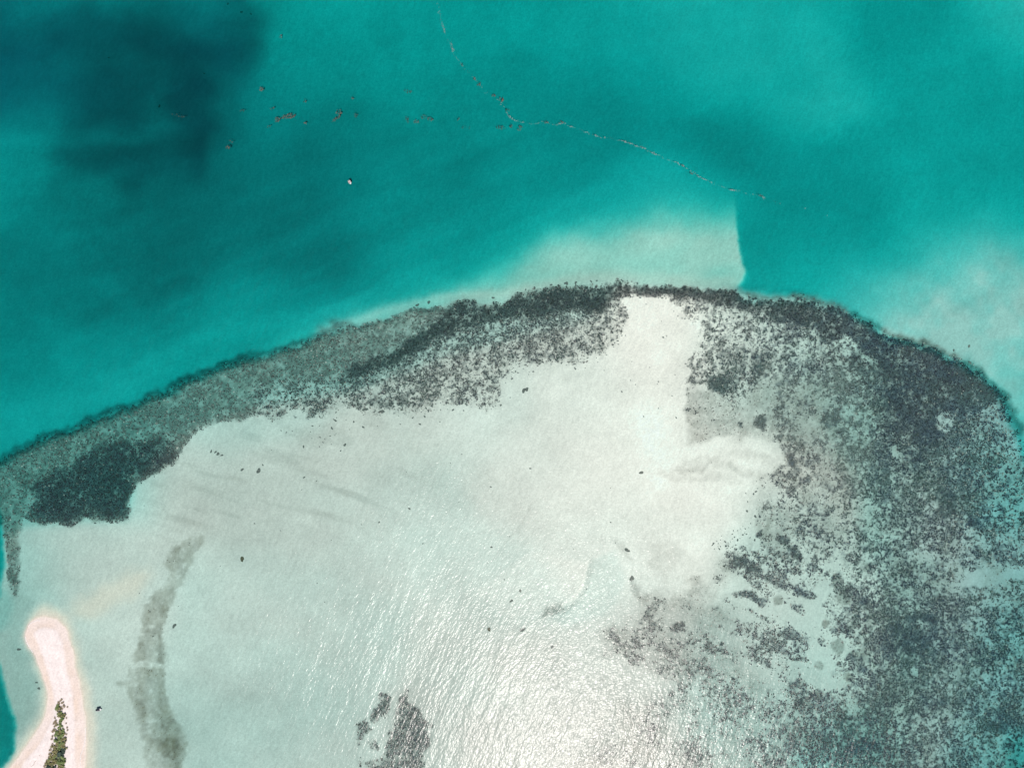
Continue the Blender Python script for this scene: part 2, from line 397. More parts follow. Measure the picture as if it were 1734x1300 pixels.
for cx, cy, rx, ry, a in [(1429, 1012, 14, 11, 0), (1436, 1062, 11, 9, -50), (1418, 1093, 10, 11, 0), (1387, 1126, 8, 7, 0), (1399, 1053, 7, 6, 0), (1469, 1022, 13, 9, 30), (1472, 1050, 13, 15, 40), (1463, 960, 9, 10, 0),
                          (1484, 1093, 8, 7, 0), (1462, 1109, 12, 13, 0), (1445, 1106, 9, 6, 0), (1383, 1175, 11, 10, 0), (1361, 1189, 12, 6, 15), (1354, 1155, 10, 8, 0), (1415, 978, 8, 8, 0), (1297, 912, 12, 10, 0), (1254, 834, 4, 4, 0),
                          (1338, 1073, 9, 7, 0), (1317, 1016, 9, 9, 0), (1437, 1146, 9, 7, 0)]:
    dab(spots, cx, cy, rx, ry, a, 1.0, 1.15, 0.85, 1.2, 'set')
for cx, cy, rx, ry, a, v in [(1254, 716, 9, 6, 40, .85), (1290, 717, 8, 12, -30, .85), (1316, 741, 10, 5, -35, .9), (1351, 752, 8, 7, -30, .8), (1342, 780, 9, 8, 45, .92), (1368, 812, 6, 10, 0, .8),
                             (1404, 714, 12, 15, 30, .85), (1300, 852, 6, 9, 0, .7), (1288, 902, 8, 6, 0, .92), (1326, 911, 13, 9, 20, .9), (1262, 958, 28, 9, 22, .92), (1240, 945, 16, 7, 20, .7), (1345, 935, 18, 9, 35, .92),
                             (1380, 955, 10, 16, 20, .8), (1320, 990, 20, 6, 25, .8), (1360, 1000, 22, 9, 20, .9), (1270, 1010, 22, 7, 20, .9), (1290, 1020, 10, 8, 20, .85), (1350, 1030, 16, 6, 30, .8),
                             (1420, 975, 9, 8, 0, .8), (1400, 1020, 9, 6, 0, .7), (1465, 1018, 8, 6, 20, .85), (1461, 1045, 6, 8, 0, .8), (1395, 1085, 12, 6, 30, .6), (1440, 1108, 7, 6, 0, .8), (1355, 1115, 14, 5, 20, .8),
                             (1372, 1172, 5, 6, 0, .9), (1500, 1000, 8, 40, -5, .75), (1510, 1120, 10, 60, 8, .8), (1545, 1050, 22, 50, 0, .72), (1480, 1200, 30, 20, -30, .8), (1425, 1240, 34, 20, -25, .9), (1450, 1262, 30, 12, 0, .9),
                             (1640, 1065, 24, 14, 0, .7), (1180, 640, 12, 10, 0, .6), (1172, 622, 8, 7, 0, .65), (1215, 648, 26, 14, 0, .9), (1285, 616, 22, 10, 60, .9), (1530, 690, 36, 42, 0, .97), (1500, 800, 10, 60, 5, .85),
                             (1605, 855, 18, 22, 0, .9), (1690, 1220, 26, 24, 0, .88), (1720, 1000, 14, 14, 0, .6), (1165, 524, 5, 6, 60, .8), (1150, 1062, 14, 10, 0, .45), (1160, 1090, 20, 14, 20, .5), (1130, 950, 18, 14, 0, .25), (1120, 1095, 30, 12, 30, .5), (1060, 1085, 26, 10, 15, .55)]:
    dab(e_cov, cx, cy, rx, ry, a, v, 1.3, 0.7, 3, 'max')
cover = np.maximum(cover, eastm * e_cov)
cover = np.maximum(cover, thin * 0.93)
fringe = stroke([p for p in NORTH if -60 < p[0] < 1740], 17, 4, 4) * OCEAN_R * (1 - 0.85 * poly([(600, 400), (1250, 400), (1250, 520), (600, 570)], 25))
turf = np.maximum(turf, 0.75 * fringe)
e_turf = 0.40 + 0.10 * fbm(40, 3, 811)
e_turf = mix(e_turf, 0.10, poly([(1120, 505), (1230, 520), (1330, 550), (1330, 600), (1240, 580), (1170, 610), (1120, 620)], 16))
MIDT = poly([(1280, 640), (1450, 620), (1480, 800), (1420, 860), (1330, 800), (1260, 700)], 20, 6)
e_turf = mix(e_turf, 0.62, MIDT)
e_turf = mix(e_turf, 0.16, poly([(1260, 950), (1460, 930), (1490, 1000), (1490, 1160), (1420, 1200), (1280, 1140), (1240, 1040)], 22))
e_turf = mix(e_turf, 0.72, spots)
e_turf = mix(e_turf, 0.55, poly([(1150, 660), (1240, 668), (1270, 700), (1270, 738), (1215, 737), (1163, 752), (1186, 722), (1160, 722)], 5, 2))
turf = np.maximum(turf, np.clip(e_turf, 0, 1) * mix(easts, eastm, sstep(780, 720, JY)))

# thin grey films on the bare sand
FAN = [([(1120, 805), (1150, 808), (1190, 806), (1230, 812), (1262, 818), (1300, 824)], 9, .5), ([(1145, 788), (1190, 789), (1222, 790), (1260, 800), (1275, 804)], 12, .55),
       ([(1225, 770), (1250, 766), (1270, 770), (1300, 782), (1330, 792)], 9, .5), ([(1215, 768), (1205, 785), (1230, 800)], 10, .4), ([(1170, 748), (1200, 735), (1230, 722)], 8, .55), ([(1283, 810), (1310, 812), (1335, 822)], 12, .5)]
for pts, wd, v in FAN:
    turf = np.maximum(turf, v * 0.80 * stroke(pts, wd * 1.15, 6, 4.0) * (0.78 + 0.2 * fbm(9, 3, 823, 0.6)))
fan2 = poly([(1160, 672), (1185, 670), (1200, 690), (1230, 700), (1226, 724), (1190, 742), (1163, 752), (1172, 736), (1186, 722), (1161, 718)], 2, 1.2)
turf = np.maximum(turf, fan2 * (0.42 + 0.06 * fbm(18, 3, 821)))
greyS = [(poly([(1090, 930), (1150, 920), (1165, 960), (1130, 995), (1105, 985), (1112, 955)], 9, 9), .24),
         (poly([(925, 1024), (945, 1022), (955, 1030), (930, 1043), (915, 1044), (918, 1034)], 2.5, 2), .75),
         (poly([(995, 950), (1040, 935), (1050, 985), (1010, 1035), (955, 1050), (930, 1042), (972, 1018), (988, 992)], 12, 4), .12), (stroke([(1001, 950), (998, 970), (991, 995), (978, 1018), (955, 1032), (930, 1040)], 11, 4, 1.0) * (1 - lobe) * (1 - lobe_rim), .26), (stroke([(972, 1022), (955, 1031), (930, 1040)], 8, 3, 2.0) * (1 - lobe), .45),
         (poly([(1035, 905), (1050, 915), (1072, 945), (1066, 948), (1045, 925)], 3, 3), .35),
         (poly([(1066, 975), (1080, 985), (1100, 1015), (1085, 1020), (1070, 995)], 3, 4), .5),
         (poly([(990, 1080), (1080, 1075), (1150, 1100), (1165, 1150), (1130, 1150), (1050, 1115)], 8, 5), .4),
         (poly([(970, 1290), (1010, 1215), (1060, 1180), (1150, 1180), (1300, 1180), (1300, 1540), (960, 1540)], 16, 6), .45),
         (poly([(320, 750), (420, 720), (520, 730), (560, 850), (480, 900), (330, 850)], 24, 5), .10),
         (poly([(500, 715), (560, 712), (600, 735), (580, 755), (515, 750)], 8, 6), .20),
         (poly([(820, 650), (845, 640), (850, 660), (832, 672)], 3, 2), .4), (poly([(700, 625), (740, 590), (800, 600), (770, 640)], 8, 4), .25),
         (poly([(940, 630), (1010, 615), (1010, 640), (950, 645)], 8, 4), .15), (poly([(1210, 930), (1160, 940), (1150, 1000), (1240, 990), (1280, 930)], 12, 5), .22)]
for m_, v in greyS:
    turf = np.maximum(turf, m_ * v)
# faint streaks raked across the lagoon sand
streak = np.clip(fbm(15, 3, 831, 0.5, 16, 8.0) - 0.1, 0, 1.6) * poly([(300, 720), (560, 700), (780, 720), (700, 840), (560, 900), (380, 900), (230, 920), (250, 820)], 26)
turf = np.maximum(turf, 0.20 * streak)
turf = np.maximum(turf, 0.075 * np.clip(fbm(120, 4, 841, 0.5, 12, 2.0), 0, 3) * (1 - OCEAN) * (1 - bar_h))
turf = np.maximum(turf, 0.30 * stroke([(647, 698), (690, 702), (750, 709)], 2, 1.0, 1.0))
turf = np.maximum(turf, 0.30 * stroke([(901, 852), (885, 880), (860, 914), (823, 961)], 1.4, 0.9, 0.6))
turf = np.maximum(turf, 0.16 * stroke([(30, 1010), (90, 985), (150, 1000)], 22, 10, 4))
# left of the sand bar
turf = np.maximum(turf, 0.30 * poly([(-100, 985), (28, 985), (60, 1020), (36, 1050), (40, 1090), (62, 1140), (70, 1190), (50, 1235), (20, 1260), (-100, 1300)], 9, 4))

# brown weed strip
STRIP = Z7([(850, 195), (920, 170), (1000, 165), (985, 230), (920, 310), (880, 400), (850, 480), (805, 560), (800, 640), (822, 760), (815, 900), (842, 1040), (900, 1130), (908, 1230), (890, 1310),
            (880, 1450), (760, 1450), (735, 1310), (700, 1250), (690, 1130), (650, 1000), (628, 930), (600, 915), (562, 908), (556, 885), (580, 875), (630, 878), (625, 800), (650, 740), (690, 640), (700, 510), (740, 460), (800, 400), (830, 330), (808, 290)])
brown = poly(STRIP, 5, 2.6) * (0.46 + 0.07 * fbm(20, 4, 851, 0.6))
brown = np.maximum(brown, poly(Z7([(770, 480), (800, 500), (795, 640), (815, 760), (812, 900), (840, 1040), (895, 1140), (905, 1230), (880, 1310), (820, 1310), (790, 1200), (770, 1000), (770, 800)]), 4, 2) * 0.62)
brown = np.maximum(brown, poly(Z7([(770, 1120), (860, 1100), (905, 1170), (890, 1260), (800, 1260), (760, 1200)]), 7, 3) * 0.80)
brown *= 1 - 0.8 * np.maximum(stroke(Z7([(640, 785), (720, 780), (800, 800)]), 3, 1.5, 0.5), stroke(Z7([(640, 800), (720, 797), (815, 812)]), 2, 1, .5))
brown = np.clip(brown * (1 + 0.10 * fbm(4, 2, 859) + 0.10 * fbm(14, 3, 861, 0.6, 80, 3)), 0, 1) * sstep(0.0, 0.5, brown * 1.2 + 0.14 * fbm(5, 2, 857))

# dark patch at the bottom edge
Z8 = lambda pts: [(560 + x / 2.888, 850 + y / 2.888) for x, y in pts]
for pts, v in [([(280, 925), (292, 960), (262, 1050), (240, 1092), (212, 1070), (212, 1010), (250, 950)], .85), ([(122, 1085), (160, 1075), (205, 1085), (200, 1105), (165, 1110), (150, 1170), (128, 1165)], .75),
               ([(372, 915), (385, 960), (440, 1030), (490, 1080), (482, 1200), (440, 1310), (400, 1450), (200, 1450), (240, 1310), (268, 1180), (310, 1100), (330, 980)], .80),
               ([(175, 1175), (205, 1175), (215, 1210), (190, 1210)], .7), ([(125, 1165), (145, 1170), (140, 1210), (125, 1205)], .6), ([(150, 1250), (175, 1255), (170, 1285), (150, 1285)], .8), ([(190, 1275), (235, 1270), (240, 1330), (190, 1330)], .8)]:
    m_ = poly(Z8(pts), 5, 3.5)
    cover = np.maximum(cover, m_ * v)
    turf = np.maximum(turf, m_ * 0.5)

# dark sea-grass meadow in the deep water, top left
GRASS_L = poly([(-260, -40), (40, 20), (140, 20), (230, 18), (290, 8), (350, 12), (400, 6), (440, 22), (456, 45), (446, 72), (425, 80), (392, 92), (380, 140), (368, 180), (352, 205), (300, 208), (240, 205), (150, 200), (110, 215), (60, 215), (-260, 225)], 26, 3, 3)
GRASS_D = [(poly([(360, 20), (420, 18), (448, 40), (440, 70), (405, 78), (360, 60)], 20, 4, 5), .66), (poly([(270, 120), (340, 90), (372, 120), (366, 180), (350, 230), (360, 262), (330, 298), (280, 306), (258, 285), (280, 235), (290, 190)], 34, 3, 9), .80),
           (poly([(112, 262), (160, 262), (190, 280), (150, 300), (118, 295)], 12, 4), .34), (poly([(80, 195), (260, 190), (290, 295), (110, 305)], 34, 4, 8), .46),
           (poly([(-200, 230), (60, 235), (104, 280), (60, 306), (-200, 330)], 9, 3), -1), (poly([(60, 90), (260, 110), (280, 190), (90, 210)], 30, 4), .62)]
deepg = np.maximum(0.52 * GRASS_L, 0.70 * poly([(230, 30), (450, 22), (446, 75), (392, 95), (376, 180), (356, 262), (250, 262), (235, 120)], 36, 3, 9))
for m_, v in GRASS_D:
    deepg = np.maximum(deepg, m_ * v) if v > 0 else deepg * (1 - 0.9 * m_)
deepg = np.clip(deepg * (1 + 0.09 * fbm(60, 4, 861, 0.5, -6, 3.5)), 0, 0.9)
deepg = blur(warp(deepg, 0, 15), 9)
# broad soft darkening of the channel floor
silt = field([(0, 100, .5), (200, 100, .3), (-150, 100, .6), (60, 340, .12), (100, 420, .22), (300, 420, .22), (500, 420, .2), (500, 300, .2), (700, 400, .08), (350, 250, .25), (600, 100, 0), (900, 100, 0), (1300, 200, 0), (800, 500, 0), (400, 560, .05), (100, 600, .12), (1700, 300, 0), (1250, 280, .1), (1000, 200, .1)], 80) * OCEAN * (1 - shelf)

# ------------------------------------------------------------------ break the cover up into clumps
n_f = uni(fbm(7.0, 3, 901, 0.75)); n_m = uni(fbm(15.0, 4, 907, 0.72))
NC = fbm(20.0, 3, 913, 0.75); NF = fbm(5.0, 2, 911, 0.8)
pat = uni(0.80 * NF + 0.48 * NC)
loc = sstep(1 - cover - 0.26, 1 - cover + 0.26, pat) * (cover > 0.015)
sparse = sstep(0.02, 0.25, cover)
loc *= sparse
patf = uni(0.75 * fbm(3.6, 1, 915) + 0.50 * NF + 0.42 * NC)
locf = sstep(1 - cover - 0.22, 1 - cover + 0.22, patf) * sparse
solid = sstep(0.72, 0.93, cover)

SAND = np.array([0.747, 0.711, 0.641], np.float32)
BARC = np.array([0.785, 0.712, 0.668], np.float32)
WET = np.array([0.73, 0.60, 0.495], np.float32)
SHELFC = np.array([0.62, 0.625, 0.53], np.float32)
MILKC = np.array([0.50, 0.57, 0.52], np.float32)
TURFC = np.array([0.235, 0.255, 0.222], np.float32)
TURFB = np.array([0.275, 0.255, 0.215], np.float32)
DARK = np.array([0.050, 0.077, 0.074], np.float32)
PURP = np.array([0.062, 0.064, 0.072], np.float32)
BLUE = np.array([0.048, 0.066, 0.092], np.float32)
BROWNC = np.array([0.190, 0.170, 0.120], np.float32)
GRASSC = np.array([0.010, 0.038, 0.072], np.float32)
# how pale the lagoon sand itself is from place to place (green it shows, 0..255)
LAGG = [(1090, 660, 237), (1110, 560, 236), (1000, 800, 228), (800, 800, 219), (900, 700, 222), (700, 750, 207), (600, 780, 201), (400, 850, 196), (500, 900, 204), (420, 1050, 204), (330, 1000, 206),
        (250, 1100, 210), (350, 1200, 198), (500, 1200, 196), (600, 1100, 198), (700, 950, 208), (900, 950, 214), (1000, 900, 224), (1200, 850, 236), (1150, 780, 237), (130, 930, 198), (200, 900, 204), (700, 850, 212),
        (450, 740, 208), (560, 1290, 196), (850, 1100, 192), (1050, 1150, 196), (1000, 640, 227), (900, 650, 214), (760, 1250, 184), (900, 1280, 184), (1000, 1230, 188), (860, 1180, 192), (1080, 1280, 184), (1280, 780, 230), (1400, 1000, 214), (1400, 700, 214), (1600, 1000, 205), (1600, 700, 205),
        (1300, 560, 224), (1600, 1250, 200), (1250, 1200, 205), (700, 580, 215), (900, 550, 222), (300, 700, 205), (40, 1150, 196), (60, 950, 196), (180, 1200, 208)]
lobe_pale = 0.20 * lobe_rim + 0.04 * blur(lobe, 5) * lobe
pale = field([(x, y, lin(g) / 0.905 * 1.30) for x, y, g in LAGG], 46) * (1 + 0.015 * fbm(50, 4, 925, 0.6))

tone = uni(fbm(70, 4, 921, 0.6))                       # 0 green-black, 1 purple-black
pt = np.clip(bed * 0.8 + poly([(1400, 545), (1470, 545), (1580, 600), (1640, 640), (1560, 760), (1480, 740), (1500, 640), (1410, 600)], 20) * 0.8, 0, 1)
tone = np.clip(tone * 0.38 + pt * 0.6, 0, 1)
sand = SAND[None, None] * mix(pale + lobe_pale, 1.0, OCEAN)[..., None] * (1 + 0.030 * fbm(60, 5, 931, 0.6)[..., None] + 0.026 * fbm(3, 2, 937)[..., None])
sh = np.clip(shelf * slip + east, 0, 1) * OCEAN
sand = mix(sand, mix(SHELFC, MILKC, np.clip(east * 2, 0, 1)[..., None]) * (1 + 0.05 * fbm(40, 4, 941, 0.6, -25, 2)[..., None]), (0.95 * sh)[..., None])
sand = mix(sand, np.array([0.50, 0.53, 0.56], np.float32), (0.55 * sstep(1480, 1700, JX) * (1 - OCEAN))[..., None])
sand = mix(sand, np.array([0.74, 0.68, 0.57], np.float32), (0.9 * sstep(0.05, 0.85, bar_h))[..., None])
sand = mix(sand, BARC, sstep(0.2, 0.8, bar_w)[..., None])
sand = mix(sand, np.array([0.72, 0.655, 0.53], np.float32), (0.55 * plume)[..., None])
wetm = np.clip(sstep(0.30, 0.75, bar_w) * (1 - sstep(0.25, 0.9, bar_top)), 0, 1) * (0.62 + 0.16 * fbm(25, 2, 951))
sand = mix(sand, WET, np.clip(wetm, 0, 1)[..., None])
sand = mix(sand, BARC * 1.03 * (1 + 0.012 * fbm(8, 3, 957)[..., None]), sstep(0.3, 0.9, bar_top)[..., None])
pxn = fbm(3.2, 2, 963, 0.8)
berm = np.exp(-((bar_top - 0.42) / 0.10) ** 2) * np.clip(0.5 + 0.5 * fbm(14, 3, 953), 0, 1) * (bar_w > 0.5)
sand = mix(sand, WET * 0.93, (0.45 * berm)[..., None])
turf_n = np.clip(turf * (1 + 0.22 * (n_f - 0.5) * 2 + 0.12 * (n_m - 0.5) * 2 + 0.10 * pxn), 0, 1)
turf_n = np.where(turf > 0.35, turf_n, turf * (1 + 0.12 * (n_f - 0.5)))
tc = mix(TURFC, TURFB, uni(fbm(45, 3, 961))[..., None])
col = mix(sand, tc, turf_n[..., None])
col = mix(col, BROWNC * (1 + 0.12 * fbm(10, 3, 967)[..., None]), brown[..., None])
dk = mix(DARK, PURP, tone[..., None])
bluem = uni(fbm(38, 4, 975, 0.7)) * sstep(1150, 1400, JX)
dk = mix(dk, BLUE, (0.85 * bluem)[..., None])
dk = dk * (1 + 0.22 * fbm(6, 3, 971, 0.8)[..., None] + 0.26 * pxn[..., None])
DEEPD = np.clip(dense_n + 0.85 * blur(bed, 16) + thin + edge_e * sstep(1480, 1380, JX) + 0.45 * pt * (1 - bed) + 0.35 * bluem * sstep(1470, 1520, JX) * sstep(1640, 1560, JX), 0, 1)
dk = dk * mix(1.0, 0.66, DEEPD)[..., None]
dk = np.maximum(dk, 0.014)
# the broad west turf band shows more grey rock between the clumps
greyband = west * (1 - mott) * (1 - bed) * (1 - dense_n)
dk = mix(dk, TURFC * np.array([0.62, 0.70, 0.66], np.float32) * (1 + 0.62 * pxn[..., None]).clip(0.2), (0.55 * greyband)[..., None])
col = mix(col, dk, (loc * mix(0.60, 0.90, solid))[..., None])
col = mix(col, DARK * 0.9, (0.62 * blur(fringe, 3) * (0.75 + 0.2 * NF)).clip(0, 0.9)[..., None])
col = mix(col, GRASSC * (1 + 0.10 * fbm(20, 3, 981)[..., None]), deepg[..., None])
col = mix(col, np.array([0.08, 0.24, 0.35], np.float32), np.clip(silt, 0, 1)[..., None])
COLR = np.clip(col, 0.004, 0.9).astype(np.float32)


def world_xy(px, py, z=0.0):
    k = S * (CAM_H - z) / CAM_H
    return (px - PW / 2) * k, -(py - PH / 2) * k


def samp(a, px, py):
    x = np.clip(np.asarray(px, np.float64) + M, 0, W - 1.001); y = np.clip(np.asarray(py, np.float64) + M, 0, H - 1.001)
    ix = x.astype(int); iy = y.astype(int); fx = x - ix; fy = y - iy
    if a.ndim == 3:
        fx = fx[..., None]; fy = fy[..., None]
    return (a[iy, ix] * (1 - fx) + a[iy, ix + 1] * fx) * (1 - fy) + (a[iy + 1, ix] * (1 - fx) + a[iy + 1, ix + 1] * fx) * fy


def pix_of(X, Y):
    k = np.full(np.shape(X), S)
    for _ in range(3):
        px = PW / 2 + X / k; py = PH / 2 - Y / k
        k = S * (CAM_H + samp(DEPTH, px, py)) / CAM_H
    return PW / 2 + X / k, PH / 2 - Y / k


def ground_z(px, py):
    return -samp(DEPTH, px, py)


# ------------------------------------------------------------------ materials
def new_mat(name):
    m = bpy.data.materials.new(name)
    m.use_nodes = True
    return m, m.node_tree.nodes, m.node_tree.links


def grained(name, base, var=0.25, scale=3.0, rough=0.9, attr=None, bump=0.0, fac2=None):
    """plain rough surface whose colour wanders with two noises; attr = a colour attribute to use as the base"""
    m, N, L = new_mat(name)
    b = N['Principled BSDF']
    b.inputs['Roughness'].default_value = rough
    b.inputs['Specular IOR Level'].default_value = 0.25
    tc = N.new('ShaderNodeTexCoord')
    ns = N.new('ShaderNodeTexNoise'); ns.inputs['Scale'].default_value = scale; ns.inputs['Detail'].default_value = 4
    L.new(tc.outputs['Object'], ns.inputs['Vector'])
    mr = N.new('ShaderNodeMapRange')
    mr.inputs[1].default_value = 0.25; mr.inputs[2].default_value = 0.75
    mr.inputs[3].default_value = 1 - var; mr.inputs[4].default_value = 1 + var
    L.new(ns.outputs['Fac'], mr.inputs[0])
    mul = N.new('ShaderNodeVectorMath'); mul.operation = 'MULTIPLY'
    if attr:
        at = N.new('ShaderNodeAttribute'); at.attribute_name = attr
        L.new(at.outputs['Color'], mul.inputs[0])
    else:
        rgb = N.new('ShaderNodeRGB'); rgb.outputs[0].default_value = (*base, 1)
        L.new(rgb.outputs[0], mul.inputs[0])
    comb = N.new('ShaderNodeCombineXYZ')
    for i in range(3):
        L.new(mr.outputs[0], comb.inputs[i])
    L.new(comb.outputs[0], mul.inputs[1])
    L.new(mul.outputs[0], b.inputs['Base Color'])
    if bump:
        bp = N.new('ShaderNodeBump'); bp.inputs['Strength'].default_value = bump; bp.inputs['Distance'].default_value = 0.1
        L.new(ns.outputs['Fac'], bp.inputs['Height']); L.new(bp.outputs[0], b.inputs['Normal'])
    return m


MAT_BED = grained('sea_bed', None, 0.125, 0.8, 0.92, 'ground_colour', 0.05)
N, L = MAT_BED.node_tree.nodes, MAT_BED.node_tree.links        # light and dark of the surface ripples, painted into the bed colour
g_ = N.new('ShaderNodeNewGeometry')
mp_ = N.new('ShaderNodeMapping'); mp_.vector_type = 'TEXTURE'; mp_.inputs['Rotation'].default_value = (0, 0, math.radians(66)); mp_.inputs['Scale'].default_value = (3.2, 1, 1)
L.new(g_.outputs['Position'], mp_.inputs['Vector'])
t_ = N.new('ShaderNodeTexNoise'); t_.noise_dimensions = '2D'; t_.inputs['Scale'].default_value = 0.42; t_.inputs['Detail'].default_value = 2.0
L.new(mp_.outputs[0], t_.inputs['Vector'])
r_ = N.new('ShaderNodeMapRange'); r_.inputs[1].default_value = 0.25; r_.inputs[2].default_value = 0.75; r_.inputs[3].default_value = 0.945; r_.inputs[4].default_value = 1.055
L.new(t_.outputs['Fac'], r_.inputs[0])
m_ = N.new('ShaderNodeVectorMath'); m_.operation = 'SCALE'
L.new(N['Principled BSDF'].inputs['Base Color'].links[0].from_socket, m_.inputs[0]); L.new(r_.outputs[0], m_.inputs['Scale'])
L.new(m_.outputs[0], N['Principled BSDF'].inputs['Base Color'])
MAT_CORAL = grained('coral', None, 0.30, 2.2, 0.92, 'clump_colour', 0.25)
MAT_WEED = grained('floating_weed', None, 0.30, 2.0, 0.8, 'clump_colour')
MAT_ROCK = grained('coral_head', (0.115, 0.14, 0.125), 0.45, 1.6, 0.92, None, 0.4)
MAT_ROCK2 = grained('coral_head_olive', (0.075, 0.085, 0.05), 0.45, 1.6, 0.92, None, 0.4)
MAT_ROCK3 = grained('coral_head_grey', (0.17, 0.19, 0.165), 0.4, 1.6, 0.92, None, 0.4)
MAT_FOAM = grained('foam', (0.40, 0.42, 0.40), 0.15, 3.0, 0.7)
MAT_SWASH = grained('swash_foam', (0.84, 0.81, 0.78), 0.05, 3.0, 0.8)
MAT_HULL = grained('white_hull_paint', (0.80, 0.80, 0.79), 0.05, 3.0, 0.35)
MAT_TRIM = grained('grey_trim', (0.30, 0.31, 0.32), 0.15, 5.0, 0.5)
MAT_NAVY = grained('dark_canvas', (0.018, 0.024, 0.034), 0.3, 4.0, 0.85)
MAT_PINK = grained('faded_red_boards', (0.62, 0.34, 0.33), 0.15, 4.0, 0.7)
MAT_WOOD = grained('bleached_wood', (0.34, 0.27, 0.21), 0.3, 4.0, 0.85)
MAT_ENGINE = grained('outboard_black', (0.02, 0.021, 0.023), 0.2, 6.0, 0.4)
MAT_ROPE = grained('rope', (0.30, 0.27, 0.20), 0.2, 8.0, 0.9)
MAT_LEAF = grained('shrub_leaf', (0.20, 0.265, 0.095), 0.35, 1.2, 0.65)
MAT_LEAF_SHADE = grained('shaded_shrub_leaf', (0.075, 0.115, 0.085), 0.40, 1.2, 0.65)  # leaf colour darkened to carry the blue-green shadow in the strip
MAT_LEAF_Y = grained('olive_shrub_leaf', (0.27, 0.25, 0.11), 0.35, 1.2, 0.7)
MAT_STRAW = grained('dry_grass', (0.34, 0.27, 0.15), 0.3, 2.0, 0.85)

# water: Fresnel reflection on rippled surface, clear below it, absorbing body
m, N, L = new_mat('sea_water')
MAT_WATER = m
N.remove(N['Principled BSDF'])
out = N['Material Output']
geo = N.new('ShaderNodeNewGeometry')


def wave(rotdeg, sx, sy, scale, detail, seed, rough=0.5):
    mp = N.new('ShaderNodeMapping')
    mp.vector_type = 'TEXTURE'
    mp.inputs['Location'].default_value = (seed * 37.0, seed * 91.0, 0)
    mp.inputs['Rotation'].default_value = (0, 0, math.radians(rotdeg))
    mp.inputs['Scale'].default_value = (sx, sy, 1)
    L.new(geo.outputs['Position'], mp.inputs['Vector'])
    t = N.new('ShaderNodeTexNoise'); t.noise_dimensions = '2D'
    t.inputs['Scale'].default_value = scale
    t.inputs['Detail'].default_value = detail
    t.inputs['Roughness'].default_value = rough
    L.new(mp.outputs[0], t.inputs['Vector'])
    return t.outputs['Fac']


def math_node(op, a, b):
    n = N.new('ShaderNodeMath'); n.operation = op
    for i, v in enumerate((a, b)):
        if isinstance(v, (int, float)):
            n.inputs[i].default_value = v
        else:
            L.new(v, n.inputs[i])
    return n.outputs[0]


CREST = 63.0                                    # ripple crests run up and to the right
w1 = wave(CREST, 2.6, 1.0, 1 / 2.1, 1.5, 1)     # wind waves
w2 = wave(CREST - 22, 1.6, 1.0, 1 / 0.95, 1.0, 2)
w3 = wave(CREST + 8, 5.0, 1.0, 1 / 8.5, 1.0, 3)
gust = wave(CREST - 30, 2.0, 1.0, 1 / 90.0, 1.0, 4)
gm = math_node('ADD', math_node('MULTIPLY', gust, 1.1), 0.45)
hgt = math_node('ADD', math_node('ADD', math_node('MULTIPLY', w1, 0.23), math_node('MULTIPLY', w2, 0.105)), math_node('MULTIPLY', w3, 0.37))
hgt = math_node('MULTIPLY', hgt, gm)
bp = N.new('ShaderNodeBump')
bp.inputs['Strength'].default_value = 1.0
bp.inputs['Distance'].default_value = 1.0
L.new(hgt, bp.inputs['Height'])
gl = N.new('ShaderNodeBsdfGlossy'); gl.inputs['Roughness'].default_value = 0.25
L.new(bp.outputs[0], gl.inputs['Normal'])
tr = N.new('ShaderNodeBsdfTransparent')
fr = N.new('ShaderNodeFresnel'); fr.inputs['IOR'].default_value = 1.333
L.new(bp.outputs[0], fr.inputs['Normal'])
mx = N.new('ShaderNodeMixShader')
L.new(fr.outputs[0], mx.inputs[0]); L.new(tr.outputs[0], mx.inputs[1]); L.new(gl.outputs[0], mx.inputs[2])
L.new(mx.outputs[0], out.inputs['Surface'])
va = N.new('ShaderNodeVolumeAbsorption')
va.inputs['Density'].default_value = KR
va.inputs['Color'].default_value = (0.0, 1 - KG / KR, 1 - KB / KR, 1)
L.new(va.outputs[0], out.inputs['Volume'])


# ------------------------------------------------------------------ mesh helpers
def mesh_np(name, V, F, mat, smooth=True, colour=None, attr='clump_colour', size=None):
    """V (n,3), F (m,k) arrays -> mesh"""
    me = bpy.data.meshes.new(name)
    V = np.asarray(V, np.float32); F = np.asarray(F, np.int32)
    k = F.shape[1]
    me.vertices.add(len(V)); me.vertices.foreach_set('co', V.ravel())
    me.loops.add(F.size); me.loops.foreach_set('vertex_index', F.ravel())
    me.polygons.add(len(F)); me.polygons.foreach_set('loop_start', np.arange(0, F.size, k, dtype=np.int32))
    me.polygons.foreach_set('use_smooth', np.full(len(F), smooth))
    if colour is not None:
        a = me.attributes.new(attr, 'FLOAT_COLOR', 'POINT')
        c = np.ones((len(V), 4), np.float32); c[:, :3] = colour
        a.data.foreach_set('color', c.ravel())
    me.materials.append(mat)
    me.update(calc_edges=True)
    return me


def link(name, data, parent=None, loc=None, rot=0.0, scale=None):
    o = bpy.data.objects.new(name, data)
    COL.objects.link(o)
    if parent is not None:
        o.parent = parent
    if loc is not None:
        o.location = loc
    if rot:
        o.rotation_euler = (0, 0, rot)
    if scale is not None:
        o.scale = scale
    return o


def tag(o, label=None, cat=None, group=None, kind=None):
    if label: o['label'] = label
    if cat: o['category'] = cat
    if group: o['group'] = group
    if kind: o['kind'] = kind
    return o


# ------------------------------------------------------------------ sea bed: one sheet out to the horizon, sand bar cut out as its own piece
def axis(half, far):
    a = np.linspace(0, half, int(half / 1.1))
    o = half * np.exp(np.linspace(0, math.log(far / half), 26))[1:]
    a = np.concatenate([a, o])
    return np.concatenate([-a[:0:-1], a])


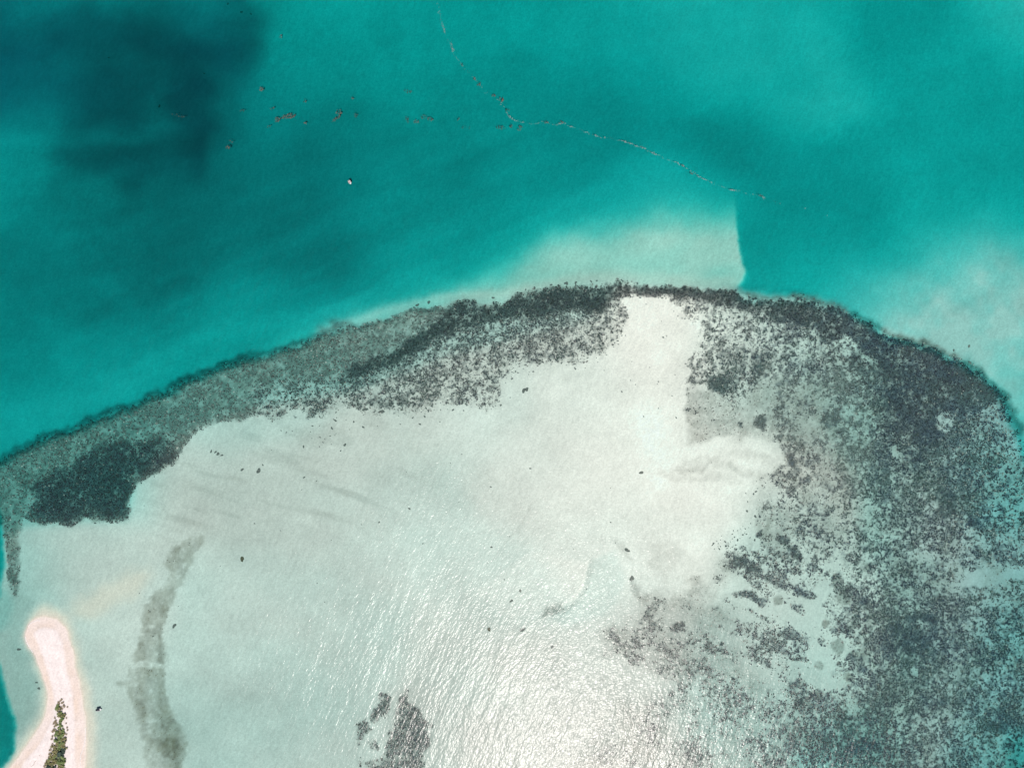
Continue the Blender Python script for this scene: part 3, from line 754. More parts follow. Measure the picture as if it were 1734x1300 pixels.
gx, gy = axis(432.0, 9000.0), axis(336.0, 9000.0)
GX, GY = np.meshgrid(gx, gy)
px, py = pix_of(GX, GY)
GZ = -samp(DEPTH, px, py)
CC = samp(COLR, px, py)
# outside the mapped sheet the bed runs on as open sea
nx, ny = len(gx), len(gy)
V = np.stack([GX, GY, GZ], -1).reshape(-1, 3)
C = CC.reshape(-1, 3)
idx = np.arange(nx * ny).reshape(ny, nx)
F = np.stack([idx[:-1, :-1], idx[:-1, 1:], idx[1:, 1:], idx[1:, :-1]], -1).reshape(-1, 4)
fz = V[F][:, :, 2].max(1)
fx_ = V[F][:, :, 0].mean(1); fy_ = V[F][:, :, 1].mean(1)
ispx, ispy = pix_of(fx_, fy_)
isbar = (fz > -0.07) & (ispx < 180) & (ispy > 1000)


def submesh(name, F, mat):
    u, inv = np.unique(F, return_inverse=True)
    return mesh_np(name, V[u], inv.reshape(F.shape), mat, True, C[u], 'ground_colour')


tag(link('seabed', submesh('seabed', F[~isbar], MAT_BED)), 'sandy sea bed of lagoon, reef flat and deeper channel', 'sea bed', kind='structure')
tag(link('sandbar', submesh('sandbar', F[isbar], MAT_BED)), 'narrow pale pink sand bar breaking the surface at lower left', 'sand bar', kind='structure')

# water body: closed box, its lid the sea surface
x = 8900.0
bv = [(-x, -x, 0), (x, -x, 0), (x, x, 0), (-x, x, 0), (-x, -x, -40), (x, -x, -40), (x, x, -40), (-x, x, -40)]
bf = [(0, 1, 2, 3), (7, 6, 5, 4), (0, 4, 5, 1), (1, 5, 6, 2), (2, 6, 7, 3), (3, 7, 4, 0)]
tag(link('water', mesh_np('water', bv, bf, MAT_WATER, False)), 'clear turquoise sea over the lagoon and channel', 'sea', kind='structure')


# ------------------------------------------------------------------ scattered clumps (uncountable): low knobbly domes
def domes(cx, cy, cz, r, hgt, colour, seed, ring=6, squash=0.35, low=False):
    """one mesh of irregular domes: ring at the ground, ring half way (unless low) and a top"""
    g = np.random.default_rng(seed)
    n = len(cx)
    a = (np.arange(ring) / ring * 2 * np.pi)[None] + g.random((n, 1)) * 6.28
    rr = r[:, None] * (0.6 + 0.8 * g.random((n, ring)))
    rot = g.random((n, 1)) * np.pi; el = 1 - squash * g.random((n, 1))
    ux, uy = np.cos(a) * rr, np.sin(a) * rr * el
    X = cx[:, None] + ux * np.cos(rot) - uy * np.sin(rot); Y = cy[:, None] + ux * np.sin(rot) + uy * np.cos(rot)
    k = np.arange(ring); k1 = (k + 1) % ring
    nv = ring + 1 if low else 2 * ring + 1
    V = np.zeros((n, nv, 3), np.float32)
    V[:, :ring, 0] = X; V[:, :ring, 1] = Y
    V[:, -1, 0] = cx + 0.2 * r * (g.random(n) - .5); V[:, -1, 1] = cy + 0.2 * r * (g.random(n) - .5); V[:, -1, 2] = cz + hgt
    if low:
        V[:, :ring, 2] = cz[:, None] - 0.02
        f = np.stack([k, k1, np.full(ring, ring)], -1)
    else:
        V[:, :ring, 2] = cz[:, None] - 0.12
        V[:, ring:2 * ring, 0] = cx[:, None] + (X - cx[:, None]) * 0.72; V[:, ring:2 * ring, 1] = cy[:, None] + (Y - cy[:, None]) * 0.72
        V[:, ring:2 * ring, 2] = cz[:, None] + hgt[:, None] * (0.45 + 0.5 * g.random((n, ring)))
        f = np.concatenate([np.stack([k, k1, k1 + ring], -1), np.stack([k, k1 + ring, k + ring], -1), np.stack([k + ring, k1 + ring, np.full(ring, 2 * ring)], -1)])
    F = (f[None] + (np.arange(n) * nv)[:, None, None]).reshape(-1, 3)
    Cc = np.repeat(colour[:, None, :], nv, 1).reshape(-1, 3)
    return V.reshape(-1, 3), F, Cc


frame = (JX > -95) & (JX < PW + 95) & (JY > -70) & (JY < PH + 75)
dens = np.where(frame, locf * mix(mix(0.42, 0.26, solid), 0.30, np.clip(greyband, 0, 1)) * sstep(0.0, 0.12, cover), 0)
grey_d = np.where(frame, np.clip(sstep(0.06, 0.3, cover) + 0.7 * sstep(0.3, 0.6, turf), 0, 1) * 0.085 * (1 - 0.9 * solid) * (1 - 0.5 * np.clip(greyband, 0, 1)), 0)
n1 = np.argwhere(RNG.random(dens.shape) < dens)
n2 = np.argwhere(RNG.random(dens.shape) < grey_d)      # paler rubble and turf knobs between the dark clumps
pick = np.concatenate([n1, n2]); rubble = np.arange(len(pick)) >= len(n1)
cpx = pick[:, 1] - M + RNG.random(len(pick)); cpy = pick[:, 0] - M + RNG.random(len(pick))
cz = ground_z(cpx, cpy)
kx, ky = world_xy(cpx, cpy, cz)
cr = 0.28 + 0.45 * RNG.random(len(pick)) ** 2.0
ch = np.minimum(cr * (0.5 + 0.5 * RNG.random(len(pick))), np.maximum(0.06, -cz * 0.7))
tn = samp(tone, cpx, cpy)[:, None]
cc = mix(mix(DARK[None], PURP[None], tn), BLUE[None], 0.75 * samp(bluem, cpx, cpy)[:, None]) * (0.40 + 0.70 * RNG.random((len(pick), 1))) * (1 + 0.12 * RNG.standard_normal((len(pick), 3)))
gb = samp(greyband, cpx, cpy)[:, None]
cc = mix(cc, TURFC[None] * (0.16 + 0.95 * RNG.random((len(pick), 1))), 0.7 * gb)
cc[rubble] = mix(TURFC[None], SAND[None] * 0.75, RNG.random((len(n2), 1)) ** 1.4) * (0.35 + 0.75 * RNG.random((len(n2), 1)))
mt = samp(MIDT, cpx, cpy)[:, None] * (~rubble)[:, None]
cc = mix(cc, TURFC[None] * (0.22 + 0.75 * RNG.random((len(pick), 1))), 0.65 * mt)
cc = cc * mix(1.0, 0.80, samp(bluem, cpx, cpy)[:, None] * (~rubble)[:, None])
cc = cc * mix(1.0, 0.62, samp(DEEPD, cpx, cpy))[:, None]
cc = np.clip(cc, 0.008, 0.55)
isw = cpx < 1105
isb = samp(bed, cpx, cpy) > 0.5
isp = (cpy > 1140) & (cpx < 800)
print('clumps', len(pick))
for nm, sel, lab, cat in [
        ('reef_clumps', isw & ~isb & ~isp, 'dark coral clumps along the curved western reef edge', 'coral'),
        ('seagrass_bed', isb, 'dense purple black sea grass bed at the western end of the reef', 'sea grass'),
        ('weed_patch_clumps', isp, 'dark weed clumps of the patch at the bottom edge of the lagoon', 'weed'),
        ('reef_flat_clumps', ~isw, 'mottled coral and sea grass clumps covering the eastern reef flat', 'coral')]:
    big = sel & (cr > 0.56); sm = sel & (cr <= 0.56)
    v, f, c = domes(kx[big], ky[big], cz[big], cr[big], ch[big], cc[big], 5)
    v2, f2, c2 = domes(kx[sm], ky[sm], cz[sm], cr[sm], ch[sm], cc[sm], 15, 6, 0.35, True)
    tag(link(nm, mesh_np(nm, np.concatenate([v, v2]), np.concatenate([f, f2 + len(v)]), MAT_CORAL, True, np.concatenate([c, c2]))), lab, cat, kind='stuff')

# pale rubble lying between the clumps and weed tufts of the brown strip
bd = np.where(frame, sstep(0.35, 0.8, brown) * 0.045 * n_f, 0)
pick = np.argwhere(RNG.random(bd.shape) < bd)
bpx = pick[:, 1] - M + RNG.random(len(pick)); bpy_ = pick[:, 0] - M + RNG.random(len(pick))
bz = ground_z(bpx, bpy_); bx_, by_ = world_xy(bpx, bpy_, bz)
br = 0.25 + 0.3 * RNG.random(len(pick))
v, f, c = domes(bx_, by_, bz, br, np.minimum(0.22, -bz * 0.4).clip(0.04), np.clip(BROWNC[None] * (0.5 + 0.8 * RNG.random((len(pick), 1))), 0.01, .4), 6)
tag(link('weed_strip_tufts', mesh_np('weed_strip_tufts', v, f, MAT_CORAL, True, c)), 'brown weed tufts of the long strip beside the sand bar', 'weed', kind='stuff')


# ------------------------------------------------------------------ coral heads one can count on the open sand
def head_mesh(name, seed, mat):
    g = np.random.default_rng(seed)
    nl, ns = 4, 9
    V = []
    ph = g.random(4) * 6.28
    for i in range(nl):
        t = i / nl
        for j in range(ns):
            a = j / ns * 2 * math.pi
            r = (1 - t ** 2.2) ** 0.5 * (1 + 0.22 * math.sin(2 * a + ph[0]) + 0.14 * math.sin(3 * a + ph[1] + t) + 0.16 * (g.random() - .5))
            V.append((r * math.cos(a), r * math.sin(a) * 0.85, -0.15 + t * 0.75 + 0.10 * (g.random() - .5)))
    V.append((0.05, 0.03, 0.62))
    F = []
    for i in range(nl - 1):
        for j in range(ns):
            a, b = i * ns + j, i * ns + (j + 1) % ns
            F += [(a, b, b + ns), (a, b + ns, a + ns)]
    b0 = (nl - 1) * ns
    F += [(b0 + j, b0 + (j + 1) % ns, len(V) - 1) for j in range(ns)]
    return mesh_np(name, V, F, mat)


HEADS = [head_mesh('coral_head_%d' % k, 60 + k, [MAT_ROCK, MAT_ROCK, MAT_ROCK, MAT_ROCK2, MAT_ROCK3][k]) for k in range(5)]


def head(px, py, r, label, group=None, k=None, name='coral_head', cat='coral head', flat=0.7):
    z = float(ground_z(px, py)); X, Y = world_xy(px, py, z)
    k = random.randrange(3) if k is None else k
    o = link(name, HEADS[k], None, (X, Y, z), random.random() * 6.28, (r, r * random.uniform(.75, 1.1), min(r * flat, max(0.12, -z * 1.1))))
    return tag(o, label, cat, group)


head(410, 946, 2.1, 'olive green coral head alone on pale sand right of the brown weed strip', k=3)
head(295, 1059, 1.9, 'dark round coral head just right of the brown weed strip', k=0)
head(32, 1099, 1.5, 'dark coral head in shallow water left of the sand bar tip', k=1)
head(66, 1165, 1.2, 'small dark coral head close to the left shore of the sand bar', k=2)
head(62, 1155, 1.0, 'small long coral head above another at the left shore of the sand bar', k=1)
head(885, 1066, 2.2, 'largest dark coral head in the sun glitter below the curved sand lobe', k=0)
head(828, 1065, 1.5, 'coral head in the sun glitter left of the largest one there', k=3)
head(866, 1017, 1.4, 'coral head on pale sand left of the curved sand lobe', k=1)
head(881, 1000, 1.1, 'small coral head on pale sand above the one left of the curved lobe', k=4)
head(935, 1095, 1.5, 'narrow dark coral head in the glitter right of the largest one', k=2)
head(1086, 800, 1.7, 'grey coral head on white sand left of the grey fan streaks', k=4)
head(1642, 613, 1.2, 'dark coral head standing off the north east reef edge', k=4)
head(1641, 586, 1.2, 'faint grey coral head farthest off the north east reef edge', k=4)
head(1615, 593, 0.9, 'small coral head beside the north east reef edge', k=1)
head(438, 797, 2.0, 'ring shaped dark coral head among spots on the upper left lagoon sand', k=0)
head(410, 795, 1.3, 'smaller dark coral head left of the ring shaped one', k=1)
head(618, 693, 2.1, 'dark round coral head at the inner edge of the western reef', k=0)
head(646, 697, 2.2, 'dark coral head at the start of the thin weed line on the sand', k=1)
head(887, 661, 1.9, 'left one of two neighbouring dark coral heads south of the reef', k=0)
head(892, 659, 1.6, 'right one of two neighbouring dark coral heads south of the reef', k=2)
head(1062, 931, 2.0, 'dark coral head at the end of the short weed trail on white sand', k=1)
head(1070, 979, 2.0, 'dark coral head topping the long weed trail above the glitter', k=2)
for pts, lab, gr in [
        ([(358, 764), (364, 766), (370, 768), (376, 771)], 'coral head in the short dark row on upper left sand', 'short row of coral heads'),
        ([(1011, 475), (1000, 476), (957, 480), (934, 483), (726, 511), (707, 516), (960, 481), (975, 479), (890, 490), (905, 489), (835, 505)], 'small coral head on sand along the northern reef edge', 'coral heads off the northern reef edge')]:
    for p in pts:
        head(p[0] + random.uniform(-1, 1), p[1] + random.uniform(-1, 1), random.uniform(.7, 1.5), lab, gr)


def scatter_heads(n, region, rmin, rmax, lab, gr, kk=(0, 1, 2), minsep=3.0, bias=None):
    reg = region & (cover < 0.08) & (bar_h < 0.05) & frame & (JX > 0) & (JX < PW) & (JY > 0) & (JY < PH)
    ys, xs = np.nonzero(reg)
    if bias is not None:
        p = bias[ys, xs].astype(np.float64) + 1e-9; p /= p.sum()
        c = RNG.choice(len(ys), n * 4, p=p)
    else:
        c = RNG.choice(len(ys), n * 4)
    done = []
    for i in c:
        q = (xs[i] - M, ys[i] - M)
        if all((q[0] - a) ** 2 + (q[1] - b) ** 2 > minsep ** 2 for a, b in done):
            done.append(q)
            head(q[0], q[1], rmin + (rmax - rmin) * random.random() ** 2.2, lab, gr, random.choice(kk))
        if len(done) >= n:
            break


near_w = blur(west, 30) * (1 - west)
near_e = blur(eastm * sstep(.1, .4, e_cov), 26) * (1 - eastm)
LAGOON = (OCEAN < 0.05)
scatter_heads(48, LAGOON & (JX > 560) & (JX < 1060) & (JY > 560) & (JY < 800), 0.40, 1.0, 'small dark coral head on pale sand south of the western reef', 'coral heads south of the western reef', bias=near_w ** 2)
scatter_heads(26, LAGOON & (JX > 380) & (JX < 600) & (JY > 710) & (JY < 830), 0.4, 1.2, 'small coral spot on the raked sand below the grey western reef', 'coral spots on the raked sand', bias=np.exp(-((JX - 545) / 40) ** 2 - ((JY - 735) / 22) ** 2) + 0.05)
scatter_heads(36, LAGOON & (JX > 1040) & (JX < 1290) & (JY > 800) & (JY < 960), 0.4, 1.1, 'small coral head on white sand inside the eastern reef', 'coral heads inside the eastern reef', bias=near_e ** 1.5)
scatter_heads(16, LAGOON & (JX > 1040) & (JX < 1165) & (JY > 510) & (JY < 760), 0.4, 0.9, 'tiny coral head on the white corridor between two reefs', 'coral heads on the white corridor')
scatter_heads(24, LAGOON & (JX > 560) & (JX < 1050) & (JY > 740) & (JY < 1000), 0.35, 0.95, 'tiny dark coral head on the open middle of the lagoon', 'coral heads in the middle lagoon', minsep=12)
scatter_heads(12, LAGOON & (JX > 220) & (JX < 560) & (JY > 850) & (JY < 1200), 0.4, 0.9, 'tiny dark coral head on the left lagoon sand', 'coral heads on the left lagoon sand', minsep=20)
for p in [(386, 7), (409, 21), (425, 24), (184, 98), (346, 125), (270, 180)]:
    head(p[0], p[1], random.uniform(0.6, 1.2), 'black coral head on the deep dark bottom at upper left', 'deep coral heads', 0)


# ------------------------------------------------------------------ floating weed and foam on the open water
WEEDC = np.array([0.135, 0.110, 0.085]); WEEDG = np.array([0.055, 0.085, 0.070])


def weed_mat(px, py, rx, ry, ang, n, green, label, seed, lobes=((0, 0, 1),)):
    g = np.random.default_rng(seed)
    X, Y = world_xy(px, py)
    lb = np.array(lobes)[g.integers(0, len(lobes), n)]
    th = g.random(n) * 6.28; q = np.sqrt(g.random(n)) * lb[:, 2]
    u = (lb[:, 0] + q * np.cos(th)) * rx * S; v = (lb[:, 1] + q * np.sin(th)) * ry * S
    a = math.radians(-ang)
    r = 0.16 + 0.30 * g.random(n)
    c = mix(WEEDC, WEEDG, (g.random((n, 1)) < green)) * (0.6 + 0.9 * g.random((n, 1)))
    vv, f, cc_ = domes(u * math.cos(a) - v * math.sin(a), u * math.sin(a) + v * math.cos(a), np.full(n, 0.0), r, 0.05 + 0.10 * g.random(n), c, seed, 5)
    o = link('floating_weed', mesh_np('floating_weed', vv, f, MAT_WEED, False, cc_), None, (X, Y, 0.03))
    tag(o, label, 'floating weed', 'floating weed on the open water')


weed_mat(489, 197, 12, 4.5, -8, 95, .25, 'largest brown floating weed raft, right lobe of the pair left of the drift', 1)
weed_mat(469, 203, 4.5, 4.5, -30, 34, .3, 'brown floating weed clump at the left tip of the largest raft', 2)
weed_mat(478, 200, 6, 2, -20, 12, .4, 'thin string of floating weed joining the largest raft to its left clump', 3)
weed_mat(574, 190, 5, 6, 0, 26, .4, 'upper brown weed clump of the slanting pair right of the largest raft', 4)
weed_mat(569, 201, 9, 2.6, -35, 26, .25, 'lower slanting weed streak of the pair right of the largest raft', 5)
weed_mat(442, 151, 3.5, 4.5, 10, 20, .3, 'lone brown weed clump above the largest raft', 6)
weed_mat(386, 249, 4.5, 3.2, 0, 20, .25, 'brown weed clump at the edge of the dark deep patch', 7)
weed_mat(391, 240, 5, 2.2, 20, 9, .5, 'sparse weed bits just above the clump by the dark patch', 8)
weed_mat(301, 196, 11, 2.2, 10, 16, .9, 'faint dark weed streak over the dark deep patch', 9)
weed_mat(475, 62, 2.6, 2.6, 0, 8, .2, 'small reddish weed tuft high above the largest raft', 10)
weed_mat(461, 184, 4, 2.6, 0, 8, .8, 'faint weed tuft up and left of the largest raft', 11)
weed_mat(516, 209, 4, 1.8, 0, 9, .2, 'small brown weed scrap below and right of the largest raft', 12)
weed_mat(516, 171, 3, 3, 0, 8, .6, 'small faint weed tuft above and right of the largest raft', 13)
weed_mat(597, 166, 3, 2, 0, 7, .3, 'small weed tuft up and right of the slanting pair', 14)
weed_mat(603, 195, 3, 3, 0, 9, .3, 'small weed tuft to the right of the slanting pair', 15)
weed_mat(410, 187, 4, 2.4, 0, 7, .8, 'faint weed tuft far left of the largest raft', 16)
weed_mat(456, 215, 4, 3, 0, 6, .9, 'faint dark weed tuft below the left clump of the largest raft', 17)
weed_mat(691, 155, 7, 3, 8, 16, .7, 'weed tuft above the broken weed ring in the middle', 18)
weed_mat(705, 206, 5, 3.2, 0, 20, .1, 'reddish weed clump at the lower side of the broken ring', 19)
weed_mat(690, 203, 3.5, 6, -20, 16, .6, 'weed clump at the left side of the broken ring', 20)
weed_mat(716, 198, 6, 3.5, -15, 18, .8, 'greenish weed clump at the top of the broken ring', 21)
weed_mat(729, 202, 6, 3, 25, 16, .5, 'weed clump at the right side of the broken ring', 22)
weed_mat(776, 202, 3, 3, 0, 7, .9, 'tiny dark weed tuft between the broken ring and the foam line', 23)
weed_mat(790, 216, 8, 3, 0, 8, .9, 'scattered faint weed bits right of the broken ring', 24)
weed_mat(848, 216, 9, 3.2, 5, 26, .85, 'dark greenish weed clump just under the foam line', 25)
weed_mat(866, 214, 3, 2.2, 0, 9, .5, 'small weed tuft right of the dark greenish clump', 26)
weed_mat(880, 217, 4, 4.5, 30, 16, .25, 'reddish weed clump under the bend of the foam line', 27)
weed_mat(849, 169, 5, 3, 10, 20, .15, 'bright brown weed clump on the foam line above its bend', 28)
weed_mat(836, 163, 2.6, 3.2, 0, 10, .2, 'small brown weed tuft on the foam line, left of the bright clump', 29)
weed_mat(860, 187, 4, 2.2, 0, 9, .5, 'weed tuft right of the foam line above its bend', 30)
weed_mat(811, 143, 3, 4, 20, 12, .1, 'reddish weed tuft on the upper foam line', 31)
weed_mat(804, 134, 3, 2.5, 40, 9, .1, 'small weed tuft above the reddish one on the upper foam line', 32)
weed_mat(783, 110, 2, 3, 0, 6, .2, 'topmost weed tuft on the foam line', 33)
weed_mat(925, 207, 3.5, 2.2, 0, 12, .1, 'reddish weed tuft on the flat stretch of the foam line', 34)
weed_mat(952, 207, 3.5, 2, 0, 9, .1, 'weed tuft beside the brightest foam on the line', 35)
weed_mat(1157, 281, 3.5, 2, 10, 9, .1, 'weed tuft on the lower foam line', 36)
weed_mat(1171, 294, 3, 2, 30, 8, .1, 'weed tuft farther down the lower foam line', 37)
weed_mat(1288, 331, 4, 1.8, 15, 7, .1, 'last weed tuft near the right end of the foam line', 38)

FOAML = [(560 + a / 2.888, b / 2.888) for a, b in [(520, -60), (520, 0), (530, 60), (545, 120), (560, 165), (590, 220), (605, 270), (640, 320), (690, 370), (730, 410), (755, 455), (795, 475), (835, 500), (855, 545), (875, 575), (935, 600), (975, 605),
         (1055, 600), (1110, 612), (1140, 600), (1185, 625), (1225, 635), (1280, 660), (1330, 672), (1370, 675), (1420, 688), (1490, 710), (1540, 730), (1600, 760), (1640, 775), (1720, 808)]] + \
        [(1134 + a / 2.888, b / 2.888) for a, b in [(70, 815), (110, 840), (155, 870), (240, 910), (330, 935), (445, 960), (505, 985), (570, 1000), (630, 1010), (820, 1070), (1030, 1100)]]
fx, fy, fr_ = [], [], []
P = np.array(FOAML); seg = np.hypot(*np.diff(P, axis=0).T); cum = np.concatenate([[0], np.cumsum(seg)])
g = np.random.default_rng(77)
lump = np.interp(np.arange(0, cum[-1], 1.0), np.arange(0, cum[-1] + 14, 7.0), g.random(len(np.arange(0, cum[-1] + 14, 7.0))))
strength = np.interp(np.arange(0, cum[-1], 1.0), cum[[1, 4, 8, 12, 15, 20, 24, 30, 36, 39, 41]], [.75, .7, .5, .35, .9, .95, .7, .7, .5, .05, .0])
for s in range(len(lump)):
    n = g.poisson(2.9 * strength[s] * (0.05 + lump[s]) ** 1.7)
    for _ in range(n):
        t = s + g.random()
        wig = 1.6 * math.sin(t * 0.21) + 0.9 * math.sin(t * 0.53 + 1)
        fx.append(np.interp(t, cum, P[:, 0]) + wig * 0.4 + g.normal(0, 0.9)); fy.append(np.interp(t, cum, P[:, 1]) + wig * 0.5 + g.normal(0, 0.7)); fr_.append(0.07 + 0.20 * g.random() ** 2 * (0.5 + lump[s]))
fx, fy, fr_ = np.array(fx), np.array(fy), np.array(fr_)
X, Y = world_xy(fx, fy)
v, f, c = domes(X, Y, np.full(len(X), 0.06), fr_, np.full(len(X), 0.05), np.ones((len(X), 3)), 8, 6)
tag(link('foam_line', mesh_np('foam_line', v, f, MAT_FOAM, True)), 'thin broken line of whitish foam drifting across the turquoise water', 'foam', kind='stuff')

# swash foam on the sand bar
SW = [[(x / 8.665, 1000 + y / 8.665) for x, y in [(415, 520), (440, 480), (490, 455), (550, 432), (590, 440)]],
      [(x / 8.665, 1000 + y / 8.665) for x, y in [(365, 660), (385, 740), (430, 830), (480, 900)]],
      [(20 + x / 8.667, 1150 + y / 8.667) for x, y in [(1085, 700), (1080, 850), (1060, 960), (1030, 1060), (1010, 1110), (1000, 1300)]]]
fx, fy = [], []
for pl in SW:
    for (x0, y0), (x1, y1) in zip(pl[:-1], pl[1:]):
        n = int(math.hypot(x1 - x0, y1 - y0) * 5)
        t = g.random(n)
        fx += list(x0 + (x1 - x0) * t + g.normal(0, .35, n)); fy += list(y0 + (y1 - y0) * t + g.normal(0, .35, n))
fx, fy = np.array(fx), np.array(fy)
zz = np.maximum(ground_z(fx, fy), 0.0) + 0.03
X, Y = world_xy(fx, fy, zz)
v, f, c = domes(X, Y, zz, 0.12 + 0.16 * g.random(len(X)), np.full(len(X), 0.04), np.ones((len(X), 3)), 9, 6)
tag(link('swash_foam', mesh_np('swash_foam', v, f, MAT_SWASH, True)), 'white swash foam along the waterline of the sand bar', 'foam', kind='stuff')


# ------------------------------------------------------------------ boats
def loft(name, secs, mat, parent, closed_ends=True):
    """secs: list of cross-section point lists (same length) -> skin"""
    n = len(secs[0]); V = [p for s in secs for p in s]; F = []
    for i in range(len(secs) - 1):
        for j in range(n - 1):
            a = i * n + j
            F.append((a, a + 1, a + 1 + n, a + n))
    me = bpy.data.meshes.new(name); me.from_pydata(V, [], F + ([list(range(n))[::-1], [len(V) - n + j for j in range(n)]] if closed_ends else []))
    me.polygons.foreach_set('use_smooth', [True] * len(me.polygons))
    me.materials.append(mat); me.update()
    return link(name, me, parent)


def boxm(name, x0, x1, y0, y1, z0, z1, mat, parent, taper=0.0):
    V = [(x0, y0, z0), (x1, y0, z0), (x1, y1, z0), (x0, y1, z0), (x0 + taper, y0 + taper, z1), (x1 - taper, y0 + taper, z1), (x1 - taper, y1 - taper, z1), (x0 + taper, y1 - taper, z1)]
    F = [(3, 2, 1, 0), (4, 5, 6, 7), (0, 1, 5, 4), (1, 2, 6, 5), (2, 3, 7, 6), (3, 0, 4, 7)]
    me = bpy.data.meshes.new(name); me.from_pydata(V, [], F); me.materials.append(mat); me.update()
    return link(name, me, parent)


def tubem(name, pts, r, mat, parent, n=6):
    V, F = [], []
    pts = [Vector(p) for p in pts]
    for i, p in enumerate(pts):
        dr = (pts[min(i + 1, len(pts) - 1)] - pts[max(i - 1, 0)]).normalized()
        a = dr.orthogonal().normalized(); b = dr.cross(a)
        for j in range(n):
            t = j / n * 2 * math.pi
            V.append(p + (a * math.cos(t) + b * math.sin(t)) * r)
    for i in range(len(pts) - 1):
        for j in range(n):
            q = i * n + j; q1 = i * n + (j + 1) % n
            F.append((q, q1, q1 + n, q + n))
    F += [tuple(range(n))[::-1], tuple(len(V) - n + j for j in range(n))]
    me = bpy.data.meshes.new(name); me.from_pydata([tuple(v) for v in V], [], F); me.materials.append(mat); me.update()
    return link(name, me, parent)


def boat(px, py, heading, Lh, Bm, label, cat, floor_mat, cover_part, engine):
    X, Y = world_xy(px, py)
    root = link('moored_boat' if cover_part else 'dinghy', None, None, (X, Y, 0), math.radians(heading))
    root.empty_display_size = 0.5
    tag(root, label, cat)
    st = 11; outer_, inner_, top_ = [], [], []
    for i in range(st):
        t = i / (st - 1); x = -Lh / 2 + Lh * t
        half = Bm / 2 * (0.80 + 0.2 * math.sin(min(1, t / 0.45) * math.pi / 2)) * (1 - max(0, (t - 0.45) / 0.55) ** 2.4) + 0.03
        sheer = 0.42 + 0.22 * t ** 2; keel = -0.22 + 0.16 * max(0, (t - .6) / .4) ** 2
        q = [(x, -half, sheer), (x, -half * 0.93, 0.10), (x, -half * 0.62, keel + 0.08), (x, 0, keel), (x, half * 0.62, keel + 0.08), (x, half * 0.93, 0.10), (x, half, sheer)]
        outer_.append(q)
        hi = max(0.01, half - 0.10)
        inner_.append([(x, -hi, sheer - 0.01), (x, -hi * 0.92, 0.16), (x, -hi * 0.6, keel + 0.18), (x, 0, keel + 0.16), (x, hi * 0.6, keel + 0.18), (x, hi * 0.92, 0.16), (x, hi, sheer - 0.01)])
        top_.append((x, half, hi, sheer))
    loft('hull', outer_, MAT_HULL, root)
    loft('floor', inner_[1:-1], floor_mat, root)
    V, F = [], []
    for x, h1, h2, sz in top_:
        for sg in (-1, 1):
            V += [(x, sg * (h1 + 0.02), sz - 0.05), (x, sg * (h1 + 0.02), sz + 0.04), (x, sg * h2, sz + 0.04), (x, sg * h2, sz - 0.05)]
    for i in range(st - 1):
        for sg in (0, 4):
            b = i * 8 + sg
            for j in range(4):
                F.append((b + j, b + (j + 1) % 4, b + 8 + (j + 1) % 4, b + 8 + j))
    me = bpy.data.meshes.new('gunwale'); me.from_pydata(V, [], F); me.materials.append(MAT_HULL); me.update()
    link('gunwale', me, root)
    boxm('transom', -Lh / 2 - 0.05, -Lh / 2 + 0.04, -Bm * 0.40, Bm * 0.40, -0.15, 0.45, MAT_HULL, root)
    for t in (0.26, 0.62):
        hw = Bm / 2 - 0.12
        boxm('thwart', -Lh / 2 + Lh * t - 0.14, -Lh / 2 + Lh * t + 0.14, -hw, hw, 0.28, 0.33, MAT_HULL, root)
    # small fore deck
    d0 = top_[-4:]
    Vd = [(x, -h, sz + 0.03) for x, h, _, sz in d0] + [(x, h, sz + 0.03) for x, h, _, sz in d0]
    me = bpy.data.meshes.new('fore_deck'); me.from_pydata(Vd, [], [(i, i + 1, i + 5, i + 4) for i in range(3)]); me.materials.append(MAT_HULL); me.update()
    link('fore_deck', me, root)
    if engine:
        e = boxm('outboard_motor', -Lh / 2 - 0.42, -Lh / 2 - 0.06, -0.19, 0.19, 0.35, 0.85, MAT_ENGINE, root, 0.06)
        tubem('drive_shaft', [(-Lh / 2 - 0.25, 0, 0.4), (-Lh / 2 - 0.28, 0, -0.3)], 0.07, MAT_ENGINE, e)
        boxm('cowl_band', -Lh / 2 - 0.43, -Lh / 2 - 0.05, -0.20, 0.20, 0.45, 0.52, MAT_TRIM, e)
    else:
        for sg in (-1, 1):
            tubem('oar', [(-0.9, sg * 0.34, 0.37), (0.5, sg * 0.36, 0.38), (0.95, sg * 0.37, 0.39)], 0.035, MAT_WOOD, root)
    if cover_part:
        # dark canvas awning on four posts over the far side of the boat
        x0, x1, y0, y1, zt = -Lh * 0.40, Lh * 0.34, Bm * 0.02, Bm * 0.62, 1.55
        V, F = [], []
        for i in range(7):
            for j in range(5):
                u, w = i / 6, j / 4
                V.append((x0 + (x1 - x0) * u, y0 + (y1 - y0) * w, zt + 0.14 * math.sin(math.pi * w) - 0.05 * math.sin(math.pi * u * 3) ** 2))
        for i in range(6):
            for j in range(4):
                a = i * 5 + j
                F.append((a, a + 1, a + 6, a + 5))
        me = bpy.data.meshes.new('awning'); me.from_pydata(V, [], F); me.materials.append(MAT_NAVY); me.update()
        aw = link('awning', me, root)
        md = aw.modifiers.new('thickness', 'SOLIDIFY'); md.thickness = 0.03
        for ax_ in (x0 + .05, x1 - .05):
            for ay_ in (y0 + .05, min(y1 - .05, Bm / 2 - .08)):
                tubem('awning_post', [(ax_, ay_, 0.3), (ax_, ay_, zt + 0.02)], 0.025, MAT_TRIM, root)
    return root


